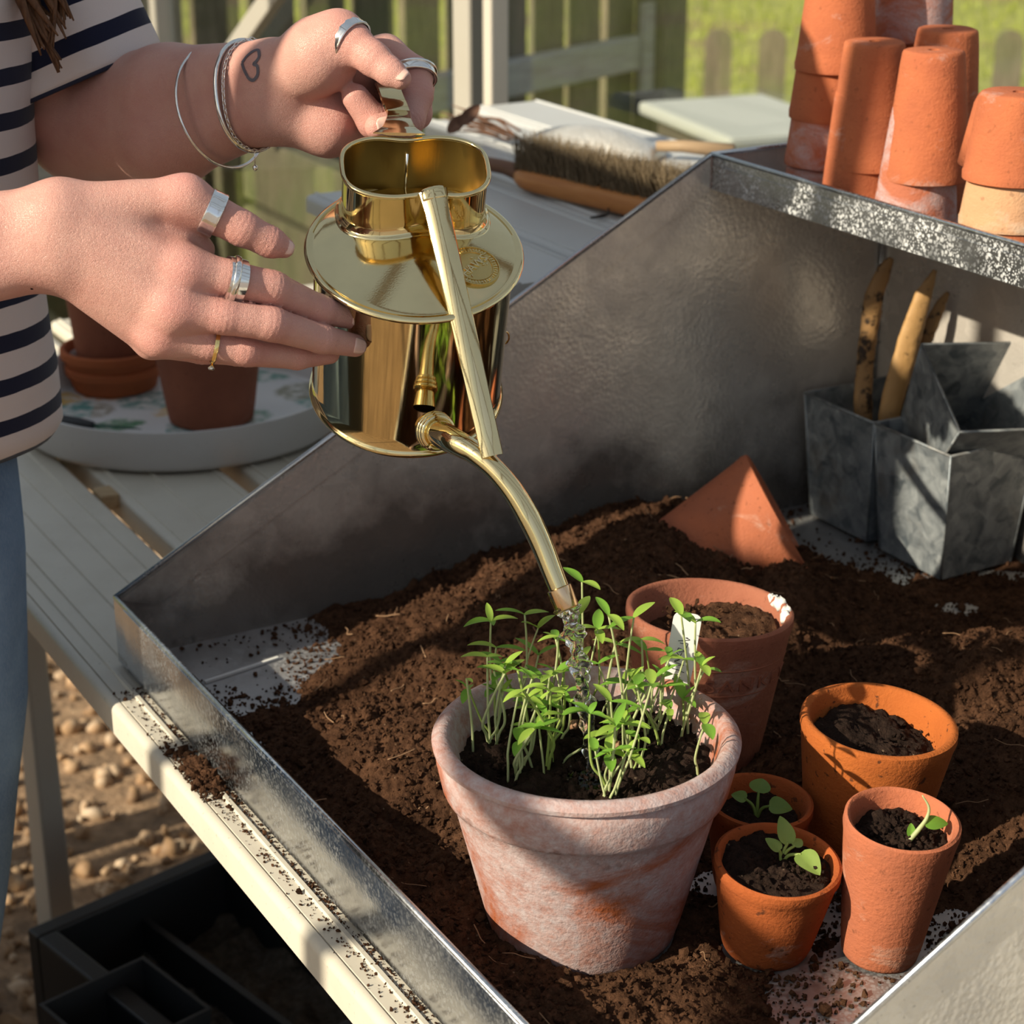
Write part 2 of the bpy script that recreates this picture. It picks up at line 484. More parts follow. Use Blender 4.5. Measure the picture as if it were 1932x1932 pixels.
M = dict(
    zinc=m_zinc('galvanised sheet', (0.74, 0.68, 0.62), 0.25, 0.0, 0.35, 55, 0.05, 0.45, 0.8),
    zinc_front=m_zinc('galvanised front lip', (0.60, 0.62, 0.65), 0.13, 0.16, 0.12, 35),
    zinc_spot=m_zinc('galvanised lip with lime spots', (0.40, 0.42, 0.45), 0.26, 1.0, 0.25, 60),
    zinc_side=m_zinc('galvanised outer side', (0.74, 0.71, 0.66), 0.40, 0.0, 0.20, 60, 0.35, 0.55),
    zinc_floor=m_zinc('galvanised tray floor', (0.60, 0.60, 0.61), 0.48, 0.25, 0.35, 60),
    zinc_pot=m_oldzinc('old galvanised pot'),
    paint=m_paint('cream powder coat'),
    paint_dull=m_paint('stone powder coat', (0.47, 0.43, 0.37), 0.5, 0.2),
    brass=m_brass('polished brass', (0.80, 0.655, 0.36), 0.055),
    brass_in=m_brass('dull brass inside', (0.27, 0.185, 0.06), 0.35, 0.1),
    silver=m_plain('silver', (0.86, 0.85, 0.83), 0.12, 1.0),
    gold=m_plain('gold', (0.95, 0.70, 0.28), 0.10, 1.0),
    stone=m_plain('clear stone', (0.95, 0.95, 1.0), 0.0, 0.0, trans=0.9, ior=2.2),
    compost=m_compost('compost'),
    wet=m_compost('dark potting compost', (0.008, 0.0045, 0.0035), (0.060, 0.034, 0.024), 0.75),
    skin=m_skin('skin'),
    nail=m_plain('fingernail', (0.78, 0.50, 0.42), 0.26, 0.0, spec=0.5),
    stripe=m_cloth_stripe('striped jersey'),
    denim=m_denim('denim'),
    hair=m_wood('brown hair', (0.07, 0.030, 0.014), (0.17, 0.078, 0.036), 60, (6, 6, 0.6), 0.45),
    glass=m_glass('glass'),
    water=m_water('water'),
    black=m_plain('black plastic', (0.014, 0.015, 0.017), 0.5),
    white=m_plain('white plastic', (0.78, 0.77, 0.74), 0.4),
    ink=m_plain('ink', (0.02, 0.022, 0.03), 0.7),
)
M['tc_big'] = m_terracotta('limed terracotta', (0.40, 0.105, 0.034), (0.29, 0.080, 0.036), 0.80, (0.50, 0.435, 0.44), 8, 0.30)
M['tc_orange'] = m_terracotta('orange terracotta', (0.44, 0.120, 0.025), (0.36, 0.092, 0.020), 0.05, (0.5, 0.35, 0.25), 18, 0.8)
M['tc_rust'] = m_terracotta('rust terracotta', (0.40, 0.100, 0.026), (0.31, 0.072, 0.019), 0.08, (0.5, 0.4, 0.35), 18, 0.7)
M['tc_old'] = m_terracotta('old red terracotta', (0.36, 0.135, 0.080), (0.27, 0.090, 0.052), 0.22, (0.44, 0.30, 0.24), 20, 0.35)
M['tc_salmon'] = m_terracotta('salmon terracotta', (0.46, 0.140, 0.066), (0.38, 0.125, 0.068), 0.24, (0.55, 0.36, 0.28), 22, 0.4)
M['tc_stack'] = m_terracotta('stacked terracotta', (0.50, 0.150, 0.064), (0.40, 0.115, 0.054), 0.26, (0.52, 0.36, 0.31), 24, 0.25)
M['tc_stack_pale'] = m_terracotta('pale stacked terracotta', (0.60, 0.34, 0.19), (0.55, 0.29, 0.16), 0.45, (0.60, 0.47, 0.36), 18, 0.3)
M['tc_stack_limed'] = m_terracotta('limed stacked terracotta', (0.48, 0.16, 0.085), (0.42, 0.13, 0.075), 0.62, (0.50, 0.41, 0.42), 20, 0.2)
M['tc_brown'] = m_terracotta('brown terracotta', (0.33, 0.115, 0.065), (0.25, 0.085, 0.05), 0.1, (0.4, 0.3, 0.25), 14, 0.2)

# ------------------------------------------------------------------ ground, lawn, greenhouse
GZ = -0.75
m_gravel = NT('gravel'); _c = m_gravel.obj(False)
m_gravel = m_gravel.bsdf(color=m_gravel.ramp(m_gravel.noise(_c, 30, 6, 0.7), (0.3, (0.10, 0.065, 0.04)), (0.55, (0.30, 0.19, 0.11)), (0.8, (0.5, 0.35, 0.22))), rough=0.9, normal=m_gravel.bump(m_gravel.noise(_c, 60, 5), 0.8, 0.01))
m_lawn = NT('lawn and paths'); _c = m_lawn.obj(False)
_g = m_lawn.mix(m_lawn.ramp(m_lawn.noise(_c, 0.8, 4, 0.6), (0.52, 0.0), (0.66, 1.0)), m_lawn.ramp(m_lawn.noise(_c, 9, 6, 0.7), (0.3, (0.16, 0.175, 0.03)), (0.7, (0.37, 0.37, 0.075))), (0.24, 0.15, 0.085))
_y = m_lawn.n('SeparateXYZ', {'Vector': _c}).outputs['Y']        # the lawn begins beyond the fence; a gravel path lies round the greenhouse
_k = m_lawn.math('GREATER_THAN', m_lawn.math('ADD', _y, m_lawn.math('MULTIPLY', m_lawn.noise(_c, 2.5, 3), 0.6)), 4.6)
_p = m_lawn.ramp(m_lawn.noise(_c, 30, 6, 0.7), (0.3, (0.16, 0.14, 0.12)), (0.7, (0.36, 0.32, 0.28)))
m_lawn = m_lawn.bsdf(color=m_lawn.mix(_k, _p, _g), rough=0.95, normal=m_lawn.bump(m_lawn.noise(_c, 40, 5), 0.8, 0.02))
m_pebble = NT('pebble'); _c = m_pebble.obj(False)
m_pebble = m_pebble.bsdf(color=m_pebble.ramp(m_pebble.noise(_c, 18, 3, 0.6), (0.3, (0.12, 0.07, 0.04)), (0.5, (0.38, 0.23, 0.12)), (0.7, (0.55, 0.42, 0.30))), rough=0.7)
g = Geo().box((-2.2, -3.0, GZ - 0.06), (0.98, 2.6, GZ), BENCH_M)
obj('floor', g.v, g.f, m_gravel, None, False, kind='structure', label='gravel floor under the potting bench', cat='floor')
g = Geo().box((-40, -40, GZ - 0.2), (45, 45, GZ - 0.062))
obj('ground', g.v, g.f, m_lawn, None, False, kind='structure', label='sunlit lawn and bare earth outside the glass', cat='ground')
pp = []
for _ in range(2600):
    u_, v_ = rng.uniform(-0.35, 0.93), rng.uniform(-2.4, 0.1)
    pp.append(tuple(W(u_, v_, GZ + 0.004)))
o = bpy.data.objects.new('gravel_stones', crumbs_mesh('gravel_stones', pp, rng.uniform(0.006, 0.019, len(pp)), m_pebble, True)); COL.objects.link(o)
props(o, 'loose tan stones strewn over the ground below the bench', 'gravel', None, 'stuff')
# grass blades
gv, gf = [], []
for _ in range(15000):
    x, y = rng.uniform(-4.5, 5.0), rng.uniform(4.6, 13)
    a = rng.uniform(0, 2 * PI); h = rng.uniform(0.03, 0.075); w = rng.uniform(0.004, 0.009)
    n = len(gv); dx, dy = math.cos(a) * w, math.sin(a) * w
    gv += [(x - dx, y - dy, GZ - 0.065), (x + dx, y + dy, GZ - 0.065), (x + rng.normal(0, .02), y + rng.normal(0, .02), GZ - 0.06 + h)]
    gf.append((n, n + 1, n + 2))
o = obj('grass', gv, gf, m_leaf('grass blade', (0.26, 0.29, 0.045), (0.42, 0.44, 0.08)), None, False, label='short yellow-green grass of the lawn', cat='grass', kind='stuff')

G_BACK, G_FRONT, G_L, G_R, EAVE, RIDGE_U, RIDGE_Z = 0.97, -1.75, -2.45, 2.3, 0.80, -0.39, 1.60
m_frame = m_paint('greenhouse frame paint', (0.40, 0.37, 0.32), 0.45, 0.1)
def bar(name, a, b, w, d, mat, parent, up=ZAX, **kw):
    """a straight square-cut bar from a to b, w across, d deep along up"""
    a, b = Vector(a), Vector(b)
    t = (b - a).normalized(); s_ = t.cross(up).normalized(); n_ = s_.cross(t)
    v = []
    for p in (a, b):
        for i, j in ((-1, -1), (1, -1), (1, 1), (-1, 1)):
            v.append(p + s_ * (i * w / 2) + n_ * (j * d / 2))
    o = obj(name, v, [(0, 3, 2, 1), (4, 5, 6, 7), (0, 1, 5, 4), (1, 2, 6, 5), (2, 3, 7, 6), (3, 0, 4, 7)], mat, parent, False, **kw)
    return bevel(o, min(w, d) * 0.12, 2)
def quad_pane(name, pts, t, mat, parent):
    n_ = (Vector(pts[1]) - Vector(pts[0])).cross(Vector(pts[3]) - Vector(pts[0])).normalized() * t
    v = [Vector(p) for p in pts] + [Vector(p) + n_ for p in pts]
    return obj(name, v, [(3, 2, 1, 0), (4, 5, 6, 7), (0, 1, 5, 4), (1, 2, 6, 5), (2, 3, 7, 6), (3, 0, 4, 7)], mat, parent, False)
def struct(name, label):
    return thing(name, label, 'window', kind='structure')
# back glazing
w1 = struct('window_1', 'glass back wall of the greenhouse behind the bench')
BV = [-2.43, -1.12, -0.28, 0.56, 1.40, 2.28]
for a, b in zip(BV[:-1], BV[1:]):
    quad_pane('pane', [W(G_BACK, a + .012, GZ + .05), W(G_BACK, b - .012, GZ + .05), W(G_BACK, b - .012, EAVE), W(G_BACK, a + .012, EAVE)], 0.003, M['glass'], w1)
for k, v_ in enumerate(BV):
    if k == 1:
        bar('post', W(G_BACK - .012, v_ + .0, GZ), W(G_BACK - .012, v_ + .0, EAVE), 0.052, 0.055, m_frame, w1, U)
        bar('gasket', W(G_BACK - .030, v_ + .044, GZ), W(G_BACK - .030, v_ + .044, EAVE), 0.034, 0.012, M['black'], w1, U)
        bar('glazing_bar', W(G_BACK - .022, v_ + .074, GZ), W(G_BACK - .022, v_ + .074, EAVE), 0.024, 0.03, m_paint('pale frame edge', (0.55, 0.50, 0.43), 0.4, 0.1), w1, U)
    else:
        bar('glazing_bar', W(G_BACK - .01, v_, GZ), W(G_BACK - .01, v_, EAVE), 0.03, 0.04, m_frame, w1, U)
bar('sill_rail', W(G_BACK, G_L, GZ + .03), W(G_BACK, G_R, GZ + .03), 0.05, 0.06, m_frame, w1)
bar('eave_rail', W(G_BACK, G_L, EAVE), W(G_BACK, G_R, EAVE), 0.06, 0.06, m_frame, w1)
bar('brace', W(G_BACK - .03, -2.20, 0.045), W(G_BACK - .03, -1.15, 0.700), 0.040, 0.022, m_frame, w1, U)
# left gable
w2 = struct('window_2', 'glass gable end of the greenhouse on the far left')
GU = [G_FRONT, -1.07, -0.39, 0.29, G_BACK]
for a, b in zip(GU[:-1], GU[1:]):
    quad_pane('pane', [W(a + .012, G_L, GZ + .05), W(b - .012, G_L, GZ + .05), W(b - .012, G_L, EAVE), W(a + .012, G_L, EAVE)], 0.003, M['glass'], w2)
for u_ in GU:
    bar('glazing_bar', W(u_, G_L, GZ), W(u_, G_L, EAVE), 0.035, 0.04, m_frame, w2, V)
bar('tie_rail', W(G_FRONT, G_L, EAVE), W(G_BACK, G_L, EAVE), 0.05, 0.05, m_frame, w2)
# front wall and the roof slope the sun comes through
w3 = struct('window_3', 'glass wall on the aisle side of the greenhouse, behind the viewer')
FV = [-2.43, -1.62, -0.81, 0.0, 0.81, 1.62, 2.28]
for a, b in zip(FV[:-1], FV[1:]):
    quad_pane('pane', [W(G_FRONT, a + .012, GZ + .05), W(G_FRONT, b - .012, GZ + .05), W(G_FRONT, b - .012, EAVE), W(G_FRONT, a + .012, EAVE)], 0.003, M['glass'], w3)
for v_ in FV:
    bar('glazing_bar', W(G_FRONT, v_, GZ), W(G_FRONT, v_, EAVE), 0.03, 0.04, m_frame, w3, U)
bar('eave_rail', W(G_FRONT, G_L, EAVE), W(G_FRONT, G_R, EAVE), 0.06, 0.06, m_frame, w3)
w4 = struct('window_4', 'sloping glass roof of the greenhouse overhead')
ROOF_BARS = [-2.43, -1.70, -1.08, -0.46, 0.243, 0.525, 0.92, 1.41, 2.28]
rn = (W(RIDGE_U, 0, RIDGE_Z) - W(G_FRONT, 0, EAVE)).cross(V).normalized()
for a, b in zip(ROOF_BARS[:-1], ROOF_BARS[1:]):
    quad_pane('pane', [W(G_FRONT, a + .01, EAVE + .01), W(G_FRONT, b - .01, EAVE + .01), W(RIDGE_U, b - .01, RIDGE_Z), W(RIDGE_U, a + .01, RIDGE_Z)], 0.003, M['glass'], w4)
    quad_pane('pane', [W(RIDGE_U, a + .01, RIDGE_Z), W(RIDGE_U, b - .01, RIDGE_Z), W(G_BACK, b - .01, EAVE + .01), W(G_BACK, a + .01, EAVE + .01)], 0.003, M['glass'], w4)
for v_ in ROOF_BARS:
    bar('rafter', W(G_FRONT, v_, EAVE), W(RIDGE_U, v_, RIDGE_Z), 0.030, 0.035, m_frame, w4, rn)
    bar('rafter', W(RIDGE_U, v_, RIDGE_Z), W(G_BACK, v_, EAVE), 0.030, 0.035, m_frame, w4, ZAX)
bar('shadow_bar', W(-1.246, 0.28, 1.051), W(-1.514, 0.92, 0.890), 0.038, 0.012, m_frame, w4, rn)  # unseen bar added under the roof to throw a slanting shadow on the large pot
bar('ridge', W(RIDGE_U, G_L, RIDGE_Z), W(RIDGE_U, G_R, RIDGE_Z), 0.05, 0.06, m_frame, w4)

# ------------------------------------------------------------------ garden beyond the glass
m_fence = m_wood('weathered fence wood', (0.10, 0.082, 0.055), (0.22, 0.18, 0.12), 9, (8, 8, 1), 0.9, 0.5)
m_rail = m_wood('silvery rail wood', (0.30, 0.28, 0.25), (0.46, 0.44, 0.40), 9, (1, 8, 8), 0.85, 0.1)
def picket_geo(w, h, t, top):
    """an upright board with a rounded top"""
    n = 8 if top else 1
    ol = [(-w / 2, 0), (w / 2, 0)] + [(w / 2 * math.cos(PI * k / n), h - w * .45 + w * .45 * math.sin(PI * k / n)) for k in range(n + 1)]
    m = len(ol)
    v = [(x, -t / 2, z) for x, z in ol] + [(x, t / 2, z) for x, z in ol]
    f = [tuple(range(m)), tuple(range(2 * m - 1, m - 1, -1))] + [(i, i + m, (i + 1) % m + m, (i + 1) % m) for i in range(m)]
    return v, f
P1, P2 = Vector((-0.12, 5.0, 0)), Vector((0.36, 5.61, 0))
fd = (P2 - P1).normalized()
fa = math.atan2(fd.y, fd.x)
fence = thing('garden_fence', 'weathered close-board fence with a silvery rail, outside the glass', 'fence', P1 + Vector((0, 0, GZ - .06)), (0, 0, fa))
pv, pf = picket_geo(0.128, 1.12, 0.02, False)
p0 = None
for k in range(-9, 5):
    x = k * 0.168 + random.uniform(-.006, .006)
    if p0 is None: p0 = o = obj('board', pv, pf, m_fence, fence, False)
    else: o = link_copy(p0, fence)
    o.location = (x, random.uniform(-.004, .004), 0)
bar('rail', (-1.55, -0.045, 0.705), (0.74, -0.045, 0.705), 0.09, 0.05, m_rail, fence, Vector((0, 1, 0)))
bar('rail', (-1.55, -0.045, 0.25), (0.74, -0.045, 0.25), 0.09, 0.05, m_fence, fence, Vector((0, 1, 0)))
bar('bracket', (0.70, -0.075, 0.60), (0.70, -0.075, 0.84), 0.05, 0.02, m_rail, fence, Vector((0, 1, 0)))
post = obj('fence_post', *(lambda g: (g.v, g.f))(Geo().box((-.055, -.055, 0), (.055, .055, 1.35))), m_fence, None, False, label='thick square wooden gate post at the end of the board fence', cat='post')
post.location = P2 + fd * 0.04 + Vector((0.03, -.06, GZ - .06)); post.rotation_euler = (0, 0, fa); bevel(post, 0.008)
low = thing('low_picket_fence', 'low round-topped picket fence crossing the lawn behind the terracotta stacks', 'fence', (0.95, 7.2, GZ - .06), (0, 0, math.radians(-7)))
pv, pf = picket_geo(0.10, 0.55, 0.02, True)
p0 = None
for k in range(-3, 12):
    if p0 is None: p0 = o = obj('picket', pv, pf, m_fence, low, False)
    else: o = link_copy(p0, low)
    o.location = (k * 0.205 + random.uniform(-.01, .01), 0, random.uniform(-.015, .01))
bar('rail', (-.7, 0.02, 0.2), (2.4, 0.02, 0.2), 0.06, 0.03, m_fence, low, Vector((0, 1, 0)))
bed = thing('raised_bed', 'dark timber raised bed side seen below the bent wrists, outside the glass', 'raised bed', W(1.12, -3.6, GZ - .06), (0, 0, math.atan2(V.y, V.x)))
for k in range(5):
    bar('sleeper', (0, random.uniform(-.008, .008), 0.08 + k * 0.152), (2.5, 0, 0.08 + k * 0.152), 0.05, 0.138, m_fence, bed)
for x in (0.1, 1.2, 2.4):
    bar('stake', (x, -.05, 0), (x, -.05, 0.74), 0.05, 0.05, m_fence, bed, Vector((0, 1, 0)))
slab = obj('paving_slab', *(lambda g: (g.v, g.f))(Geo().box((-.16, -.24, 0), (.16, .24, 0.03))), m_plain('pale concrete', (0.50, 0.48, 0.43), 0.9), None, False, loc=(0.52, 4.35, -0.10), rot=(0.0, 0.0, math.radians(20)), label='pale stone slab on a low wall outside the glass', cat='slab')
bevel(slab, .01)
wl = obj('low_wall', *(lambda g: (g.v, g.f))(Geo().box((-.13, -.19, 0), (.13, .19, 0.710))), m_plain('dark brick', (0.10, 0.075, 0.06), 0.95), None, False, loc=(0.52, 4.35, GZ - .062), rot=(0, 0, math.radians(20)), label='dark low wall carrying a pale slab outside the glass', cat='wall')

# ------------------------------------------------------------------ the bench: slatted staging
bench = thing('potting_bench', 'cream metal slatted potting bench with grooved front edge, strewn with compost crumbs', 'bench', matrix=BENCH_M)
def slat(u0, u1, v0, v1, ztop=-0.0040, t=0.0255, ribs=(), mat=None, name='slat', parent=None):
    """a hollow-section slat along v with rounded edges and raised ribs; profile in (u, z)"""
    r = 0.006
    pr = [(u0, ztop - t), (u0, ztop - r)]
    pr += [(u0 + r - r * math.cos(a), ztop - r + r * math.sin(a)) for a in np.linspace(0.3, PI / 2, 4)]
    for rb in ribs:
        pr += [(rb - .0025, ztop), (rb - .0015, ztop + .0018), (rb + .0015, ztop + .0018), (rb + .0025, ztop)] if rb > 0 or ribs[0] != rb else [(rb - .0008, ztop), (rb - .0004, ztop - .0016), (rb + .0004, ztop - .0016), (rb + .0008, ztop)]
    pr += [(u1 - r + r * math.cos(a), ztop - r + r * math.sin(a)) for a in np.linspace(PI / 2, 0.3, 4)]
    pr += [(u1, ztop - r), (u1, ztop - t)]
    m = len(pr)
    v = [(u, v0, z) for u, z in pr] + [(u, v1, z) for u, z in pr]
    f = [tuple(range(m)), tuple(range(2 * m - 1, m - 1, -1))] + [(i, i + m, (i + 1) % m + m, (i + 1) % m) for i in range(m)]
    o = obj(name, v, f, mat or M['paint'], parent or bench, True)
    o.data.set_sharp_from_angle(angle=math.radians(28))
    return o
slat(-0.030, 0.112, -1.02, 1.35, ribs=(-0.022, -0.008, 0.006, 0.035, 0.065, 0.090))
for k in range(6):
    a = 0.130 + k * 0.137
    slat(a, a + 0.119, -1.02, 1.35, ribs=(a + 0.012, a + 0.05, a + 0.108))
def leg(u_, v_):
    g = Geo()
    g.add([(u_ - .012, v_ - .022, -.03), (u_ + .012, v_ - .022, -.03), (u_ + .012, v_ + .022, -.03), (u_ - .012, v_ + .022, -.03),
           (u_ - .015, v_ - .036, GZ), (u_ + .015, v_ - .036, GZ), (u_ + .015, v_ + .036, GZ), (u_ - .015, v_ + .036, GZ)],
          [(0, 1, 2, 3), (7, 6, 5, 4), (0, 4, 5, 1), (1, 5, 6, 2), (2, 6, 7, 3), (3, 7, 4, 0)])
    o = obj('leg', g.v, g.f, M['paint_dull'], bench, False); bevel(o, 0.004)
    v, f = lathe([(0, .012), (.012, .011), (.022, .004), (.024, -.006), (.018, -.016), (0, -.018)], 20)
    c = obj('leg_cap', v, f, M['white'], o, True, loc=(u_ - .02, v_, -0.215), rot=(0, -PI / 2, 0))
for u_, v_ in ((0.075, -0.56), (0.85, -0.56), (0.075, 1.1), (0.85, 1.1), (0.075, -0.97), (0.85, -0.97)): leg(u_, v_)
for v_ in (-0.97, -0.56, 1.1):
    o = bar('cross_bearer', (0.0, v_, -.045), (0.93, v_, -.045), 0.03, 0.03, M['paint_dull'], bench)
# raised slatted shelf behind and left of the tray
raised = thing('raised_shelf', 'pale slatted shelf raised above the bench, holding the brush', 'shelf', matrix=BENCH_M)
m_shelf = m_paint('pale grey shelf paint', (0.50, 0.50, 0.49), 0.45, 0.1)
for k, (a, b) in enumerate(((0.395, 0.498), (0.502, 0.595), (0.599, 0.700), (0.704, 0.805), (0.809, 0.915))):
    slat(a, b, (-0.48, -0.55, -0.62, -0.80, -0.86)[k], -0.028 if k else -0.05, 0.25, 0.018, ribs=(a + .012, b - .01), mat=m_shelf, parent=raised)
for v_ in (-0.44, -0.12):
    bar('shelf_bearer', (0.40, v_, 0.222), (0.955, v_, 0.222), 0.02, 0.02, m_shelf, raised)
    bar('shelf_strut', (0.45, v_, 0.213), (0.935, v_, -0.005), 0.018, 0.018, m_shelf, raised)

# ------------------------------------------------------------------ an added cupboard, out of view, placed to shade the bench's left end
blocker = thing('sun_blocker_cupboard', 'unseen cupboard added across the aisle to block sun from the bench', 'cupboard', matrix=BENCH_M)
m_blocker = m_wood('blocker cupboard wood', (0.075, 0.070, 0.060), (0.11, 0.10, 0.085), 8, (6, 6, 1), 0.6, 0.1)
g = Geo().box((-1.05, -0.80, GZ + .002), (-0.69, 0.085, 1.06)); bevel(obj('carcass', g.v, g.f, m_blocker, blocker, False), .006)
for a, b in ((-0.79, -0.365), (-0.355, 0.075)):
    g = Geo().box((-0.688, a, GZ + .06), (-0.670, b, 1.045)); d_ = obj('door', g.v, g.f, m_blocker, blocker, False); bevel(d_, .004)
    y = b - .04 if b < -.1 else a + .04
    g = Geo().box((-0.668, y - .008, 0.05), (-0.645, y + .008, 0.17)); bevel(obj('handle', g.v, g.f, M['zinc_side'], d_, False), .004)

# ------------------------------------------------------------------ the galvanised potting tray
TW, TD, FH, SU, SH = 0.800, 0.780, 0.056, 0.575, 0.358
tray = thing('potting_tray', 'galvanised metal potting tray with sloping sides and a rear shelf, on the bench', 'potting tray', matrix=BENCH_M)
def sheet(name, pts, mat, t=0.0012, hem=0.0, parent=None):
    """a bent sheet of metal given as one outline of points"""
    o = obj(name, pts, [tuple(range(len(pts)))], mat, parent or tray, False)
    return solid(o, t, 0)
g = Geo().box((0, 0, -0.0012), (TD, TW, 0.0))
obj('tray_floor', g.v, g.f, M['zinc_floor'], tray, False)
def hem(name, a, b, r, mat, parent):
    v, f = tube([a, b], r, 8)
    return obj(name, v, f, mat, parent, True)
o = sheet('front_wall', [(0, 0, 0), (0, TW, 0), (0, TW, FH), (0, 0, FH)], M['zinc_front'])
hem('hem', (0.001, 0, FH), (0.001, TW, FH), 0.0024, M['zinc_front'], o)
bar('folded_band', (-.0015, 0.026, FH * .5), (-.0015, TW - .026, FH * .5), 0.0012, FH * .985, M['zinc_front'], o)
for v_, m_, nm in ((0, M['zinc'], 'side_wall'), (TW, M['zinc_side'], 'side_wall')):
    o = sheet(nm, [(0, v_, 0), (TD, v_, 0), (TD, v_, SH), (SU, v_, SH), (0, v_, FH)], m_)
    hem('hem', (0, v_, FH), (SU, v_, SH), 0.0022, M['zinc_front'], o)
    hem('hem', (SU, v_, SH), (TD, v_, SH), 0.0022, M['zinc_front'], o)
    # the turned-over band along the slope
    s_ = 0.0016 if v_ == 0 else -0.0016
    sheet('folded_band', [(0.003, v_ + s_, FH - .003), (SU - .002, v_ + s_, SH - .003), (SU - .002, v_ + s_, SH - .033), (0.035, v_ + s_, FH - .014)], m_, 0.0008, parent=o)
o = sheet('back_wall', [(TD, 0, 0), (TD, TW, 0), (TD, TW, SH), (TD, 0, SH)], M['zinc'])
hem('hem', (TD, 0, SH), (TD, TW, SH), 0.002, M['zinc_front'], o)
g = Geo().box((SU, 0.0015, SH - .0315), (TD - .001, TW - .0015, SH - .0303))
shelf = obj('rear_shelf', g.v, g.f, M['zinc_floor'], tray, False)
o = sheet('shelf_lip', [(SU, 0.003, SH - .031), (SU, TW, SH - .031), (SU, TW, SH), (SU, 0.003, SH)], M['zinc_spot'], 0.0014, parent=shelf)
sheet('folded_band', [(SU - .0013, 0.012, SH - .0305), (SU - .0013, TW - .01, SH - .0305), (SU - .0013, TW - .01, SH - .0085), (SU - .0013, 0.012, SH - .0085)], M['zinc_spot'], 0.0008, parent=shelf)
hem('hem', (SU, 0.003, SH), (SU, TW, SH), 0.0022, M['zinc_front'], shelf)
SHELF_Z = SH - .0302
# the perforated corner seam where side and back meet
for k in range(26):
    pass
v, f = tube([(TD - .0035, 0.0035, 0.002), (TD - .0035, 0.0035, SHELF_Z - .002)], 0.0022, 8)
obj('corner_seam', v, f, M['zinc_front'], tray, True)

# ------------------------------------------------------------------ compost in the tray
def comp_height(u, v):
    """height of the compost over the tray floor"""
    def hill(cu, cv, su, sv, h, rot=0.0):
        du, dv = u - cu, v - cv
        c, s = math.cos(rot), math.sin(rot)
        a, b = du * c + dv * s, -du * s + dv * c
        return h * np.exp(-(a / su) ** 2 - (b / sv) ** 2)
    h = hill(.46, .11, .15, .15, .062) + hill(.27, .19, .13, .09, .040) + hill(.37, .24, .10, .08, .030)
    h = np.maximum(h, hill(.53, .42, .11, .10, .050)) ; h = np.maximum(h, hill(.47, .55, .09, .09, .050))
    h = np.maximum(h, hill(.60, .62, .10, .10, .045)); h = np.maximum(h, hill(.50, .235, .055, .06, .062)); h = np.maximum(h, hill(.445, .285, .05, .05, .034))
    h = np.maximum(h, hill(.13, .30, .07, .10, .026)); h = np.maximum(h, hill(.05, .44, .06, .16, .014))
    h = np.maximum(h, hill(.02, .62, .05, .08, .022)); h = np.maximum(h, hill(.34, .44, .06, .06, .020))
    h = np.maximum(h, hill(.10, .68, .05, .07, .012))
    cover = fbm(u, v, 0.11, 4, 91)
    h = h + 0.0035 + 0.0075 * cover
    # bare corner by the left wall, and bare patches
    def bare(cu, cv, su, sv, d): return d * np.exp(-((u - cu) / su) ** 2 - ((v - cv) / sv) ** 2)
    h = h - bare(.070, .050, .080, .070, .024) - bare(.31, .69, .07, .055, .016) - bare(.66, .10, .06, .09, .03) - bare(.165, .76, .05, .06, .012) - bare(.21, .655, .05, .04, .010) - bare(.70, .72, .10, .10, .02) - bare(.05, .715, .03, .03, .014)
    return h
PRESS = []      # (u, v, r, z): pots that stand in the compost hold it down under their feet
def comp_full(u, v, detail=True):
    h = comp_height(u, v)
    for (pu, pv, pr, pz) in PRESS:
        d = np.sqrt((u - pu) ** 2 + (v - pv) ** 2)
        pr = pr * .97
        k = np.clip((d - pr) / 0.005, 0, 1)
        h = np.where(d < pr + .005, np.minimum(h, pz + k * 0.03), h)
    if detail:
        pos = np.clip(h / 0.012, 0.15, 1)
        n = 0.0060 * fbm(u, v, 0.045, 2, 3) + 0.0050 * np.abs(fbm(u, v, 0.020, 3, 11)) + 0.0034 * np.abs(fbm(u, v, 0.0085, 2, 23)) + 0.0016 * pnoise(u / 0.0032, v / 0.0032, 41)
        h = h + n * pos - 0.002
    return h
# pots standing in the tray: (u, v) of the foot, foot radius, height of the foot
POT_AT = {}
def foot(name, p, r, z):
    d = Vector(p) - UV_O
    POT_AT[name] = (Vector(p).xy.to_3d() + ZAX * z)
    PRESS.append((d.dot(U), d.dot(V), r, z - .001))
foot('big', (0.0450, 1.0600, 0), 0.060, 0.002)
foot('orange', on_z(1637, 1350, .109), 0.036, 0.006)
foot('rear', on_z(1329, 1150, .126), 0.042, 0.010)
foot('small_back', on_z(1424, 1503, .068), 0.024, 0.002)
foot('small_front', (0.1570, 1.0360, 0), 0.028, 0.003)
foot('tall_right', (0.2270, 1.0300, 0), 0.024, 0.002)
NU, NV = 470, 480
uu, vv = np.meshgrid(np.linspace(0.002, TD - .003, NU), np.linspace(0.002, TW - .002, NV), indexing='ij')
hh = comp_full(uu, vv)
cover = hh > 0.0006
hz = np.where(cover, hh, -0.0006)
verts = np.stack([uu.ravel(), vv.ravel(), hz.ravel()], 1)
faces = grid_faces(NU, NV)
keep = cover.ravel()[faces].any(axis=1)
faces = faces[keep]
used = np.unique(faces); remap = np.full(len(verts), -1); remap[used] = np.arange(len(used))
compost = obj('compost', verts[used], remap[faces][:, ::-1], M['compost'], None, True, matrix=BENCH_M, label='heaped brown crumbly compost spread over the potting tray', cat='compost', kind='stuff')
def comp_z(p):
    d = Vector(p) - UV_O
    return float(max(0.0, comp_full(np.array([d.dot(U)]), np.array([d.dot(V)]))[0]))
n = 52000
cu, cv = rng.uniform(.006, TD - .008, n), rng.uniform(.006, TW - .006, n)
ch = comp_full(cu, cv)
